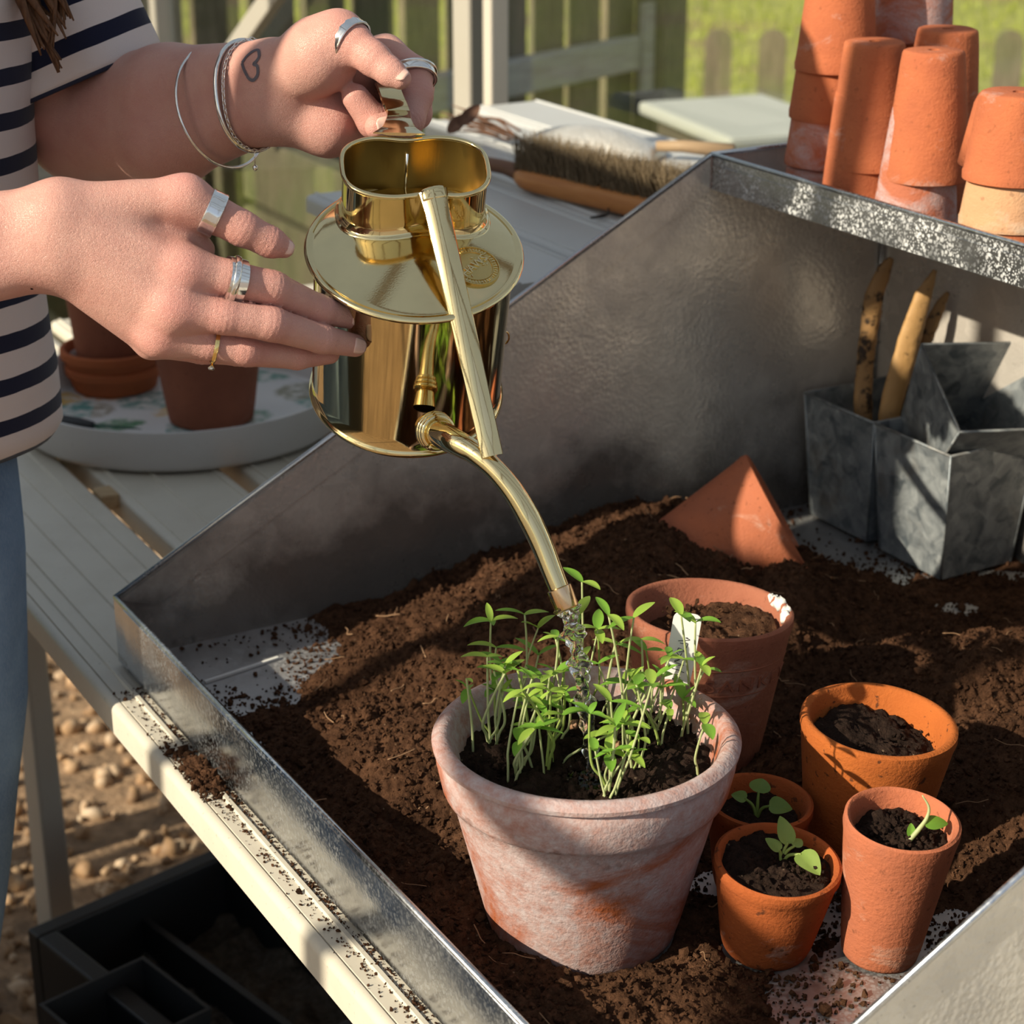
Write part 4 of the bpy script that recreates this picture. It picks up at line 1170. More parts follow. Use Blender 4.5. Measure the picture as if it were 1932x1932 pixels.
# ------------------------------------------------------------------ seedlings
m_stem = m_leaf('pale stem', (0.55, 0.60, 0.28), (0.66, 0.68, 0.40))
m_stem_g = m_leaf('green stem', (0.34, 0.45, 0.10), (0.48, 0.56, 0.18))
m_lf = [m_leaf('seed leaf', (0.15, 0.34, 0.035), (0.24, 0.45, 0.06)), m_leaf('pale seed leaf', (0.30, 0.47, 0.06), (0.42, 0.58, 0.10))]
def blade(L, wd, bend, fold=0.25, ns=8, nw=4, ovate=0.5):
    """leaf along +x, up +z; bend curls the tip down"""
    v, f = [], []
    for i in range(ns + 1):
        t = i / ns
        w_ = wd * (math.sin(PI * min(1, (t * .97 + .03)) ** (0.9 if ovate < .6 else .62)) ** 0.75) * .5 + .0003
        x = L * (math.sin(bend * t) / bend if abs(bend) > 1e-3 else t)
        z = -L * ((1 - math.cos(bend * t)) / bend if abs(bend) > 1e-3 else 0)
        for j in range(nw + 1):
            s = j / nw * 2 - 1
            v.append((x, s * w_, z + fold * abs(s) * w_))
    for i in range(ns):
        for j in range(nw):
            a = i * (nw + 1) + j
            f.append((a, a + nw + 1, a + nw + 2, a + 1))
    return v, f
LEAF_ME = []
for k in range(6):
    v, f = blade(random.uniform(.0120, .0185), random.uniform(.0046, .0066), random.uniform(.3, 1.3), .3)
    LEAF_ME.append(mesh('leaf', v, f, m_lf[k % 2]))
def frame(d, up):
    d = Vector(d).normalized(); up = Vector(up); up = (up - d * up.dot(d))
    up = up.normalized() if up.length > 1e-4 else d.orthogonal().normalized()
    s = up.cross(d)
    return Matrix(((d.x, s.x, up.x), (d.y, s.y, up.y), (d.z, s.z, up.z))).to_4x4()
CROWD = 'crowd of seedlings in the large pot'
def seedling(base, tip, sway, leaves, label, group=CROWD, r=0.00080, green=False):
    base, tip = Vector(base), Vector(tip)
    H = (tip - base).length
    mid1 = base.lerp(tip, .35) + Vector(sway) * H * .9
    mid2 = base.lerp(tip, .72) + Vector(sway) * H * .5
    P = spline([base - ZAX * .004, base.lerp(mid1, .45) , mid1, mid2, tip], 5)
    root = thing('seedling', label, 'seedling', base, group=group)
    v, f = tube([p - base for p in P], lerp_list([r * 1.05, r, r * .95, r * .8], len(P)), 6)
    obj('stem', v, f, m_stem_g if green else m_stem, root, True)
    for (az, el, k, s) in leaves:
        d = Vector((math.cos(az) * math.cos(el), math.sin(az) * math.cos(el), math.sin(el)))
        o = bpy.data.objects.new('leaf', LEAF_ME[k % 6]); COL.objects.link(o); o.parent = root
        o.matrix_local = Matrix.Translation(tip - base) @ frame(d, ZAX) @ Matrix.Diagonal((s, s, s, 1))
    return root
PB = POT_AT['big']
def soil_pt(px, py): return on_z(px, py, BIG_SOIL + .002)
def tip_pt(px, py, base, dy=0.0):
    """a tip seen at (px, py) standing about over its base"""
    y = base.y + dy
    r = CF + CR * ((px - 966) / FPX) - CU * ((py - 966) / FPX)
    return Vector((0, 0, CAMZ)) + r * (y / r.y)
# (foot px, foot py, tip px, tip py, what sets it apart)
NAMED = [
    (1097, 1262, 1098, 1098, 'tallest seedling, reaching up just right of the brass spout tip'),
    (1075, 1300, 1092, 1160, 'seedling with two wide leaves beside the spout tip'),
    (940, 1330, 926, 1172, 'tall four-leaved seedling standing at the back left of the large pot'),
    (946, 1340, 936, 1222, 'twin-leaved seedling just below the tall one at the back left'),
    (968, 1340, 990, 1160, 'seedling with two spread leaf tips, second tall one from the left'),
    (893, 1420, 880, 1280, 'leftmost seedling, a bare curled stem at the pot edge'),
    (1318, 1465, 1330, 1366, 'short seedling standing alone at the right edge of the large pot'),
    (1300, 1350, 1285, 1160, 'seedling arching over the white plant label'),
    (1322, 1360, 1312, 1175, 'tall bowed seedling at the right of the white plant label'),
    (1155, 1420, 1148, 1160, 'tall upright seedling between spout and plant label'),
    (1200, 1400, 1196, 1165, 'pale tall seedling behind the middle of the large pot'),
    (1158, 1500, 1230, 1290, 'long pale stem leaning right from the front of the large pot'),
    (1056, 1440, 1150, 1385, 'fallen seedling lying across the wet compost'),
]
cnt = 0
for (bx, by, tx, ty, lab) in NAMED:
    b = soil_pt(bx, by); q = tip_pt(tx, ty, b, random.uniform(-.006, .006))
    a = random.uniform(0, 2 * PI); big_ = 'tallest' in lab or 'wide' in lab
    lv_ = [(a, random.uniform(.1, .7), cnt, 1.15), (a + PI + random.uniform(-.4, .4), random.uniform(.0, .6), cnt + 1, 1.1)]
    if 'four' in lab: lv_ += [(a + 1.5, .5, cnt + 2, .9), (a - 1.5, .9, cnt + 3, .8)]
    if 'bare' in lab: lv_ = [(a, .3, cnt, .5)]
    seedling(b, q, (random.uniform(-.10, .10), random.uniform(-.06, .06), 0), lv_, lab, None)
    cnt += 1
CL = [(930, 1400, 9, 28, 60), (985, 1455, 9, 26, 55), (1040, 1400, 9, 30, 70), (1030, 1460, 5, 20, 50), (1150, 1500, 7, 18, 40), (1185, 1440, 9, 26, 70), (1235, 1390, 7, 26, 60), (1290, 1370, 7, 26, 50), (1110, 1330, 7, 40, 40), (1000, 1340, 7, 40, 40), (1060, 1310, 6, 36, 36), (1215, 1330, 7, 36, 40)]
for (cx, cy, n_, sx, up_) in CL:
    for k in range(n_):
        bx, by = random.gauss(cx, sx * .55), random.gauss(cy, 16)
        b = soil_pt(bx, by)
        if (b - PB).xy.length > BIG_R - .018: continue
        if (b - LAND).xy.length < .012: continue
        tx, ty = bx + random.gauss(6, 26), by - random.uniform(70, 165)
        q = tip_pt(tx, ty, b, random.gauss(0, .010))
        a = random.uniform(0, 2 * PI)
        lv_ = [(a, random.uniform(-.1, .8), random.randrange(6), random.uniform(.75, 1.1)), (a + PI + random.uniform(-.6, .6), random.uniform(-.1, .8), random.randrange(6), random.uniform(.75, 1.1))]
        if random.random() < .35: lv_.append((a + 1.6, .9, random.randrange(6), .6))
        seedling(b, q, (random.uniform(-.16, .16), random.uniform(-.1, .1), 0), lv_, 'slender pale-stemmed seedling in the thick of the crowd in the large pot', CROWD, random.uniform(.00065, .0010), random.random() < .3)
# seed husks still on two seedlings
for (px, py) in ((1083, 1367), (1163, 1407)):
    b = at(px, py, 1.185)
    v, f = lathe([(0, -.0034), (.0022, -.0022), (.0030, 0), (.0022, .0024), (0, .0036)], 14, False, .06)
    obj('seed_husk', v, f, m_plain('brown husk', (0.25, 0.13, 0.07), 0.7), None, True, loc=b, rot=(.4, .3, 0), label='brown seed husk caught on a seedling ' + ('left of the water splash' if px < 1100 else 'right of the water splash'), cat='seed')
# plant label
lb = soil_pt(1268, 1335); lt = tip_pt(1297, 1168, lb, 0.004)
ld = (lt - lb).normalized(); ln = (Vector((0, -1, .35)) - ld * Vector((0, -1, .35)).dot(ld)).normalized(); ls = ln.cross(ld)
LM = Matrix(((ls.x, ld.x, ln.x, lb.x), (ls.y, ld.y, ln.y, lb.y), (ls.z, ld.z, ln.z, lb.z), (0, 0, 0, 1)))
Ll = (lt - lb).length + .004; wl_ = .0090
ol = [(-wl_ * .75, -.02), (wl_ * .75, -.02), (wl_, .03), (wl_, Ll - .006)] + [(wl_ - .0045 + .0045 * math.cos(a), Ll - .0045 + .0045 * math.sin(a)) for a in np.linspace(.2, PI / 2, 5)] + [(-wl_ + .0045 - .0045 * math.sin(a), Ll - .0045 + .0045 * math.cos(a)) for a in np.linspace(0, PI / 2 - .2, 5)] + [(-wl_, Ll - .006), (-wl_, .03)]
m_ = len(ol)
v = [(x, y, -.0004) for x, y in ol] + [(x, y, .0004) for x, y in ol]
f = [tuple(range(m_ - 1, -1, -1)), tuple(range(m_, 2 * m_))] + [(i, (i + 1) % m_, (i + 1) % m_ + m_, i + m_) for i in range(m_)]
lab = obj('plant_label', v, f, m_plain('white label', (0.80, 0.79, 0.76), 0.5), None, False, matrix=LM, label='white plant label with handwriting stuck among the seedlings', cat='plant label')
def scribble(n, y0, y1, seed):
    r_ = random.Random(seed); g = Geo(); y = y1
    while y > y0:
        pts = [(r_.uniform(-.0048, .0048) * .85, y - r_.uniform(0, .004), .0006) for _ in range(4)]
        g.tube(spline(pts, 4), .00022, 5); y -= .0036
    return g
g = scribble(9, .004, Ll - .016, 4)
obj('handwriting', g.v, g.f, M['ink'], lab, True)

# sprouts in the three small pots
def rosette(name, label, base, stems, mat, mat_s, rs=0.0012):
    """stems: (dx, dy, dz, leaf length, leaf width, direction az, el, roll)"""
    root = thing(name, label, 'seedling', base)
    for (dx, dy, dz, L, wd, az, el) in stems:
        tip = Vector((dx, dy, dz))
        v, f = tube(spline([(0, 0, -.004), (dx * .35, dy * .35, dz * .55), tip], 5), [rs, rs * .9, rs * .7], 7)
        obj('stem', v, f, mat_s, root, True)
        d = Vector((math.cos(az) * math.cos(el), math.sin(az) * math.cos(el), math.sin(el)))
        v, f = blade(L, wd, .35, .22, 10, 6, .8)
        obj('leaf', v, f, mat, root, True, matrix=Matrix.Translation(tip - d * .001) @ frame(d, ZAX + Vector((0, -.5, 0))))
    return root
m_dl = m_leaf('rounded leaf', (0.15, 0.27, 0.05), (0.22, 0.36, 0.075))
rosette('seedling', 'seedling with three round leaves in the shaded small pot', on_z(1428, 1535, POT_AT['small_back'].z + .055), [(-.008, .002, .010, .0100, .0088, 2.9, .3), (.001, .004, .014, .0125, .0135, 1.2, .5), (.008, -.004, .008, .0150, .0130, -.2, .05)], m_dl, m_leaf('leaf stalk', (0.2, 0.32, 0.07), (0.28, 0.4, 0.1)))
rosette('seedling', 'seedling with four oval leaves in the small front pot', on_z(1474, 1622, POT_AT['small_front'].z + .059), [(.004, .002, .011, .0185, .0105, 1.9, .85), (-.002, -.001, .008, .0115, .0075, 2.6, .6), (.008, 0, .010, .0090, .0070, .9, .25), (.011, -.006, .0075, .0190, .0145, -1.0, -.18)], m_leaf('oval leaf', (0.22, 0.36, 0.06), (0.38, 0.50, 0.14)), m_stem_g)
root = thing('seedling', 'pale curved sprout leaning in the tall narrow pot', 'seedling', on_z(1712, 1585, POT_AT['tall_right'].z + .088))
v, f = tube(spline([(0, 0, -.002), (.006, .001, .006), (.011, .003, .013), (.012, .004, .020), (.008, .006, .027)], 6), [.0016, .0015, .0012, .0008, .0004], 8)
obj('stem', v, f, m_stem, root, True)
for (p, az, el, L, wd) in (((.010, .002, .010), .1, .05, .0155, .0085), ((.002, 0, .002), 1.4, .9, .009, .005)):
    d = Vector((math.cos(az) * math.cos(el), math.sin(az) * math.cos(el), math.sin(el)))
    v, f = blade(L, wd, .5, .3, 10, 6, .8)
    obj('leaf', v, f, m_lf[0], root, True, matrix=Matrix.Translation(p) @ frame(d, ZAX + Vector((0, -.8, 0))))

# ------------------------------------------------------------------ stacks of upturned pots on the rear shelf
def upturned(label, loc, mat, H=0.112, R=0.0345, rb=0.0245, seed=0, rot=(0, 0, 0), group='upturned pots stacked on the rear shelf', t=.0042):
    o = make_pot('plant_pot', label, mat, H, R, rb, (0, 0, 0), (0, 0, 0), t, None, group, seed, 0.006, 56, .0015)
    o.matrix_world = Matrix.Translation(Vector(loc) + ZAX * H) @ Matrix.Rotation(rot[0], 4, 'X') @ Matrix.Rotation(rot[1], 4, 'Y') @ Matrix.Rotation(PI, 4, 'X') @ Matrix.Rotation(rot[2], 4, 'Z')
    return o
SG = 'upturned pots stacked on the rear shelf'
def stack(u, v, zs, mats, labels, lean=(0, 0), R=0.0345, rb=0.0245, H=0.105, seed=0):
    p = W(u, v, SHELF_Z + .0008)
    for k, (z, m_, l_) in enumerate(zip(zs, mats, labels)):
        upturned(l_, p + Vector((lean[0] * z, lean[1] * z, z)), M[m_], H, R, rb, seed + k * 3, (random.uniform(-.02, .02), random.uniform(-.02, .02), random.uniform(0, 6)))
stack(0.640, 0.077, (0, .027, .067, .108), ['tc_stack_limed', 'tc_stack_limed', 'tc_stack', 'tc_stack'], ['lowest upturned pot of the tall leftmost stack, behind the lip', 'purplish limed pot, second from the bottom of the leftmost stack', 'plain orange pot, third up in the leftmost stack', 'topmost pot of the tall leftmost stack, with a pale smear'], (.05, 0), .0352, .0255, .100, 21)
stack(0.620, 0.150, (0, .040), ['tc_stack', 'tc_stack'], ['half-hidden lower pot under the second stack from the left', 'tall upturned pot, top of the second stack from the left'], (.12, 0), .0345, .0250, .103, 31)
stack(0.620, 0.222, (0, .043), ['tc_stack_limed', 'tc_stack'], ['white-bloomed lower pot under the third front stack', 'upturned pot with a drain hole on top, top of the third front stack'], (.10, 0), .0350, .0245, .102, 41)
stack(0.695, 0.160, (0, .044), ['tc_stack', 'tc_stack'], ['hidden lower pot of the stack behind the third front stack', 'upturned pot peeping from behind the third front stack'], (.0, 0), .0345, .0250, .105, 51)
stack(0.620, 0.325, (0, .026, .061), ['tc_stack', 'tc_stack_pale', 'tc_stack'], ['bottom pot of the rightmost stack, barely over the lip', 'pale buff pot in the middle of the rightmost stack', 'orange upturned pot topping the rightmost stack'], (0, 0), .0370, .0285, .066, 61)
stack(0.735, 0.070, (0, .064, .126), ['tc_stack', 'tc_stack', 'tc_stack_limed'], ['bottom pot of the broad stack at the very back', 'middle pot of the broad stack at the very back', 'broad white-splashed pot topping the stack at the very back'], (0, 0), .0355, .0290, .110, 71)
# the leaning shard beside the rightmost stack
sv, sf = lathe([(.0425, 0), (.0392, .025), (.0362, .046), (.0335, .0525), (.0300, .0545), (.0300, .0515), (.0330, .0490), (.0362, .025), (.0395, 0)], 60, True, .006, 3)
keep_ = [q for q in sf if all(sv[i][0] < -.6 * math.hypot(sv[i][0], sv[i][1]) for i in q)]
obj('broken_pot', sv, keep_, M['tc_stack'], None, True, loc=W(0.634, 0.312, SHELF_Z + .068), rot=(0, math.radians(3), math.radians(-8)), label='broken half pot leaning over the left of the rightmost stack', cat='plant pot')

# ------------------------------------------------------------------ square galvanised pots
def square_pot(label, top, bot, H, mat, matrix=None, group=None):
    """top, bot: side lengths; origin at the foot's middle"""
    root = thing('square_pot', label, 'metal pot', matrix=matrix, group=group)
    a, b = top / 2, bot / 2
    def P(s, z): return [(-s, -s, z), (s, -s, z), (s, s, z), (-s, s, z)]
    vo = P(b, 0) + P(a, H); vi = P(b - .0012, .0012) + P(a - .0012, H)
    f = [(3, 2, 1, 0), (0, 1, 5, 4), (1, 2, 6, 5), (2, 3, 7, 6), (3, 0, 4, 7)]
    f2 = [(8, 9, 10, 11), (12, 13, 9, 8), (13, 14, 10, 9), (14, 15, 11, 10), (15, 12, 8, 11)]
    f3 = [(4, 5, 13, 12), (5, 6, 14, 13), (6, 7, 15, 14), (7, 4, 12, 15)]
    obj('body', vo + vi, f + f2 + f3, mat, root, False)
    g = Geo()
    c = P(a, H - .0008)
    for k in range(4): g.tube([c[k], c[(k + 1) % 4]], .0013, 6)
    obj('rolled_rim', g.v, g.f, mat, root, True)
    for k in range(4):
        v, f = tube([P(b, .0008)[k], P(a, H)[k]], .0011, 6)
        obj('corner_seam', v, f, mat, root, True)
    return root
def uvm(u, v, z=0, rz=0.0):
    return Matrix.Translation(W(u, v, z)) @ Matrix.Rotation(ANG + rz, 4, 'Z')
QG = 'square galvanised pots at the back of the tray'
PZ = 0.0045
square_pot('left square galvanised pot, standing, with the brown pods in it', .101, .083, .122, M['zinc_pot'], uvm(.7265, .0745, PZ), QG)
square_pot('right square galvanised pot, standing, with another tipped into its mouth', .101, .083, .122, M['zinc_pot'], uvm(.7265, .1765, PZ), QG)
# the tipped one: top square seen by its corners in the picture
tq = [at(1745, 650, 1.72), at(1832, 850, 1.655), at(1985, 815, 1.69), at(1912, 605, 1.765)]
ex = (tq[1] - tq[0]).normalized(); ey0 = (tq[3] - tq[0]).normalized(); ez = ex.cross(ey0).normalized(); ey = ez.cross(ex)
if ez.dot(Vector((0, -1, 0.3))) < 0: ez = -ez; ex, ey = ey, ex
cen = sum(tq, Vector()) / 4
TM = Matrix(((ex.x, ey.x, ez.x, 0), (ex.y, ey.y, ez.y, 0), (ex.z, ey.z, ez.z, 0), (0, 0, 0, 1)))
TM.translation = cen - ez * .100
square_pot('galvanised pot tipped on its side in the mouth of the right standing one', .098, .070, .100, M['zinc_pot'], TM, QG)
# dried pods standing in the left pot
def pod(pts, ws, label, mat, flat=.45, up=(0, -1, 0)):
    P = spline([at(*p) for p in pts], 6)
    root = P[0]
    v, f = tube([p - root for p in P], lerp_list(ws, len(P)), 14, True, flat, up)
    v = [Vector(p) * 1.0 + Vector((random.gauss(0, .00035), random.gauss(0, .00035), random.gauss(0, .00035))) for p in v]
    return obj('dried_pod', v, f, mat, None, True, loc=root, label=label, cat='seed pod')
m_pod = NT('dried pod'); _c = m_pod.obj()
m_pod = m_pod.bsdf(color=m_pod.mix(m_pod.ramp(m_pod.noise(_c, 75, 5, .65), (.52, 0.0), (.60, 1.0)), m_pod.mix(m_pod.noise(_c, 30), (0.30, 0.155, 0.055), (0.42, 0.24, 0.10)), (0.035, 0.02, 0.012)), rough=.6, normal=m_pod.bump(m_pod.noise(_c, 120, 5), .6, .002))
m_pod2 = NT('tan pod'); _c = m_pod2.obj()
m_pod2 = m_pod2.bsdf(color=m_pod2.mix(m_pod2.ramp(m_pod2.noise(_c, 90, 5, .65), (.60, 0.0), (.68, 1.0)), m_pod2.mix(m_pod2.noise(_c, 30), (0.40, 0.215, 0.075), (0.52, 0.31, 0.13)), (0.06, 0.03, 0.015)), rough=.55, normal=m_pod2.bump(m_pod2.noise(_c, 120, 5), .5, .002))
pod([(1632, 850, 1.850), (1628, 770, 1.835), (1632, 690, 1.822), (1640, 620, 1.808), (1650, 560, 1.795), (1668, 510, 1.785), (1682, 487, 1.780)], [.0075, .0088, .0080, .0085, .0090, .0068, .0024], 'dark mottled dried pod standing at the left in the square pot', m_pod)
pod([(1668, 850, 1.830), (1680, 770, 1.815), (1702, 690, 1.800), (1722, 620, 1.787), (1742, 560, 1.775), (1765, 510, 1.765)], [.0085, .0100, .0108, .0100, .0082, .0018], 'smooth tan dried pod standing in the square pot, between the two dark ones', m_pod2)
pod([(1690, 850, 1.850), (1706, 770, 1.832), (1728, 690, 1.815), (1750, 630, 1.800), (1772, 580, 1.790), (1788, 552, 1.783)], [.006, .0065, .0075, .0068, .0055, .0018], 'thin dark dried pod standing behind the tan one', m_pod)

# ------------------------------------------------------------------ things on the raised shelf
RZ = 0.252
b0, b1 = on_z(958, 338, RZ + .012), on_z(1290, 418, RZ + .012)
bd = (b1 - b0).normalized(); bL = (b1 - b0).length
bn = Vector((-bd.y, bd.x, 0))
BM = Matrix(((bd.x, bn.x, 0, b0.x), (bd.y, bn.y, 0, b0.y), (0, 0, 1, RZ + .001), (0, 0, 0, 1)))
brush = thing('bench_brush', 'wooden bench brush with dark bristles lying on the raised shelf', 'brush', matrix=BM)
n_, v, f = 22, [], []
for i in range(n_ + 1):
    t = i / n_
    e = min(1, min(t, 1 - t) * 9) ** .5
    for k in range(16):
        a = 2 * PI * k / 16
        v.append((bL * t, .020 + math.copysign(abs(math.cos(a)) ** .55, math.cos(a)) * .020 * (.6 + .4 * e), .012 + math.copysign(abs(math.sin(a)) ** .55, math.sin(a)) * .0125 * (.55 + .45 * e)))
for i in range(n_):
    for k in range(16): f.append((i * 16 + k, i * 16 + (k + 1) % 16, (i + 1) * 16 + (k + 1) % 16, (i + 1) * 16 + k))
f += [tuple(range(15, -1, -1)), tuple(n_ * 16 + k for k in range(16))]
obj('brush_stock', v, f, m_wood('varnished beech', (0.42, 0.16, 0.05), (0.56, 0.25, 0.085), 14, (1, 8, 8), 0.42), brush, True)
g = Geo()
bv, bf = [], []
for _ in range(5200):
    x, y = random.uniform(.004, bL - .004), random.uniform(.004, .036)
    L = random.uniform(.030, .046); lean = Vector((random.gauss(0, .26), random.gauss(.10, .28), 1)).normalized()
    p0 = Vector((x, y, .022)); p1 = p0 + lean * L * .6; p2 = p0 + lean * L + Vector((random.gauss(0, .004), random.gauss(0, .004), -.002))
    s = Vector((math.cos(x * 999), math.sin(x * 999), 0)) * .00045
    k = len(bv)
    bv += [p0 - s, p0 + s, p1 + s * .8, p1 - s * .8, p2]
    bf += [(k, k + 1, k + 2, k + 3), (k + 3, k + 2, k + 4)]
o = obj('bristles', bv, bf, m_plain('dark bristle', (0.19, 0.135, 0.075), 0.7), brush, False, kind='stuff')
hp = [(0.0, .020, .014), (-.03, .022, .016), (-.07, .026, .014), (-.12, .03, .012)]
v, f = tube(spline(hp, 6), [.010, .008, .0075, .009], 12)
obj('brush_handle', v, f, m_wood('dark handle wood', (0.12, 0.055, 0.03), (0.2, 0.09, 0.05), 14, (1, 8, 8), 0.5), brush, True)
def stick(name, a, b, r, mat, label, cat, n=8):
    v, f = tube([Vector((0, 0, 0)), Vector(b) - Vector(a)], r, n)
    return obj(name, v, f, mat, None, True, loc=a, label=label, cat=cat)
m_stick = m_plain('pale bamboo', (0.46, 0.37, 0.30), 0.5)
stick('thin_cane', on_z(1038, 357, RZ + .004), on_z(1212, 388, RZ + .004), .0022, m_stick, 'thin pale cane lying against the brush', 'cane')
stick('thin_cane', on_z(1033, 369, RZ + .003), on_z(1192, 404, RZ + .003), .0020, m_stick, 'thin pale cane lying nearer than the one against the brush', 'cane')
v, f = tube(spline([Vector((0, 0, 0)), Vector((.012, .004, .001)), Vector((.018, .01, .002)), Vector((.0185, .016, .006))], 5), [.0012, .0020, .0010, .0008], 6)
obj('twig', v, f, m_plain('dark twig', (0.03, 0.024, 0.02), 0.8), None, True, loc=on_z(1114, 411, RZ + .001), label='tiny dark bent twig on the raised shelf before the brush', cat='twig')
# dry leaves and stalks left of the brush
dl = thing('dried_stalks', 'bundle of dry brown leaves and stalks lying left of the brush', 'dried plant', on_z(900, 265, RZ + .004))
m_dry = m_wood('dry brown leaf', (0.11, 0.055, 0.035), (0.24, 0.13, 0.085), 40, (1, 1, 6), 0.7)
for k in range(9):
    a = math.radians(160 + random.uniform(-26, 26)); L = random.uniform(.05, .10)
    d = Vector((math.cos(a), math.sin(a) * .6 + .1, random.uniform(.05, .35)))
    p0 = Vector((.04 + random.uniform(-.02, .02), random.uniform(-.015, .015), random.uniform(.0, .012)))
    v, f = tube(spline([p0, p0 + d * L * .5 + Vector((0, 0, random.uniform(0, .01))), p0 + d * L], 5), [.0022, .003, .0008], 7, True, .4)
    obj('stalk', v, f, m_dry, dl, True)
for (px, py, qx, qy) in ((866, 236, 908, 196), (845, 250, 880, 215)):
    b_ = at(px, py, 2.08) - dl.location; q = at(qx, qy, 2.08) - dl.location
    d = (q - b_); v, f = blade(d.length, .014, .4, .5)
    obj('dry_leaf', v, f, m_dry, dl, True, matrix=Matrix.Translation(b_) @ frame(d, Vector((0, -1, .2))))
# the scoop behind the brush: a dull metal blade, belly up
sc_ = thing('hand_scoop', 'dull grey metal scoop lying belly up behind the brush', 'scoop', at(1130, 262, 2.27))
v, f = [], []
ns, nk = 14, 18
for i in range(ns + 1):
    t = i / ns
    for k in range(nk + 1):
        a = PI * k / nk
        w_ = .043 * (1 - .35 * t ** 3); h = .030 * math.sin(PI * min(1, .15 + t * .85)) ** .6
        v.append((-.075 + .15 * t, -w_ * math.cos(a), h * math.sin(a)))
for i in range(ns):
    for k in range(nk): f.append((i * (nk + 1) + k, i * (nk + 1) + k + 1, (i + 1) * (nk + 1) + k + 1, (i + 1) * (nk + 1) + k))
o = obj('scoop_blade', v, f, M['zinc_side'], sc_, True); solid(o, .0015)
v, f = tube([(.07, 0, .012), (.10, 0, .014), (.16, 0, .012)], [.006, .007, .009], 12)
obj('scoop_handle', v, f, m_wood('scoop handle', (0.3, 0.2, 0.12), (0.4, 0.28, 0.17), 14, (1, 8, 8), 0.5), sc_, True)
sc_.location.z = RZ + .002; sc_.rotation_euler = (0, 0, math.radians(-20))
# ------------------------------------------------------------------ round tray and its pots on the bench
RR = 0.178
RC = on_z(298, 893, 0.0) + Vector((0, RR, 0)); RC.z = -.002
rt = thing('round_tray', 'round white-rimmed tray with a painted floral print, on the bench', 'tray', RC)
v, f = lathe([(0, .001), (RR - .006, .001), (RR - .002, .004), (RR, .008), (RR + .004, .044), (RR + .0035, .0465), (RR + .001, .0465), (RR - .001, .044), (RR - .006, .010), (RR - .010, .0075), (0, .0075)], 110)
m_tray = m_paint('white enamel', (0.66, 0.63, 0.61), 0.35, 0.1)
o = obj('tray_rim', v, f, m_tray, rt, True); o.data.set_sharp_from_angle(angle=math.radians(40))
t = NT('painted floral print'); co = t.obj(False)
vor = t.n('TexVoronoi', {'Vector': co, 'Scale': 15, 'Randomness': 1.0})
cell = t.n('SeparateColor', {'Color': vor.outputs['Color']})
wobd = t.math('ADD', vor.outputs['Distance'], t.math('MULTIPLY', t.noise(co, 45, 4), .35))
inside = t.ramp(wobd, (0.66, 1.0), (0.74, 0.0))
hue = t.ramp(cell.outputs[0], (0.0, (0.10, 0.24, 0.10)), (0.25, (0.13, 0.34, 0.33)), (0.5, (0.55, 0.20, 0.07)), (0.75, (0.66, 0.40, 0.06)), (1.0, (0.08, 0.18, 0.22)))
hue = t.mix(t.ramp(t.noise(co, 80, 3), (0.4, 0.0), (0.65, 1.0)), hue, (0.70, 0.68, 0.64))
pick = t.math('LESS_THAN', cell.outputs[1], 0.80)
c = t.mix(t.math('MULTIPLY', inside, pick), (0.70, 0.69, 0.68), hue)
m_print = t.bsdf(color=c, rough=0.35)
v, f = lathe([(RR - .0085, .0079), (0, .0081)], 80)
obj('printed_base', v, f, m_print, rt, True)
# little printed scrolls on the tray's inner wall
g = Geo()
for k, a0 in enumerate((128, 136, 146)):
    def wp_(da, z): 
        a = math.radians(a0 + da); r = RR - .0052 + (z - .01) * .13 - .0006
        return (r * math.cos(a), r * math.sin(a), z)
    if k == 1: g.tube([wp_(0, .014), wp_(.3, .036)], .0009, 5)
    else:
        g.tube([wp_(2.2 * math.cos(t_) * (1 - t_ / 9), .024 + .009 * math.sin(t_) * (1 - t_ / 9)) for t_ in np.linspace(0, 7, 26)], .0008, 5)
        g.tube([wp_(-2.2, .014), wp_(-1, .02), wp_(2.2, .036)], .0008, 5)
obj('printed_scroll', g.v, g.f, M['ink'], rt, True)
def on_tray(px, py): return on_z(px, py, .0082)
# terracotta saucers, stacked
sc_p = on_z(215, 733, .0065) + Vector((0, .010, 0))
def saucer(label, z, R, mat):
    v, f = lathe([(0, 0), (R * .80, 0), (R * .84, .001), (R - .004, .016), (R - .0005, .019), (R, .0215), (R, .0275), (R - .0015, .029), (R - .005, .029), (R - .0062, .027), (R * .84, .0085), (R * .78, .006), (0, .006)], 80, False, .003, int(z * 1e4))
    o = obj('pot_saucer', v, f, mat, None, True, loc=(sc_p.x, sc_p.y, sc_p.z + z), label=label, cat='saucer', group='stacked terracotta saucers on the round tray')
    o.data.set_sharp_from_angle(angle=math.radians(35))
m_sauc = m_terracotta('saucer terracotta', (0.44, 0.125, 0.045), (0.36, 0.10, 0.04), 0.05, (.4, .3, .25), 14, .1)
saucer('lower terracotta saucer of the pair on the round tray', 0.0, .056, m_sauc)
saucer('upper terracotta saucer, holding the dark pot', 0.020, .060, m_sauc)
make_pot('plant_pot', 'dark brown pot standing in the stacked saucers on the round tray', M['tc_brown'], 0.125, 0.052, 0.040, (sc_p.x, sc_p.y, sc_p.z + .0265), seed=81, wob=.002)
pb = on_z(392, 806, .0065) + Vector((0, .030, 0))
make_pot('plant_pot', 'large brown pot standing at the front of the round tray', M['tc_brown'], 0.140, 0.066, 0.046, pb, seed=82, wob=.002)
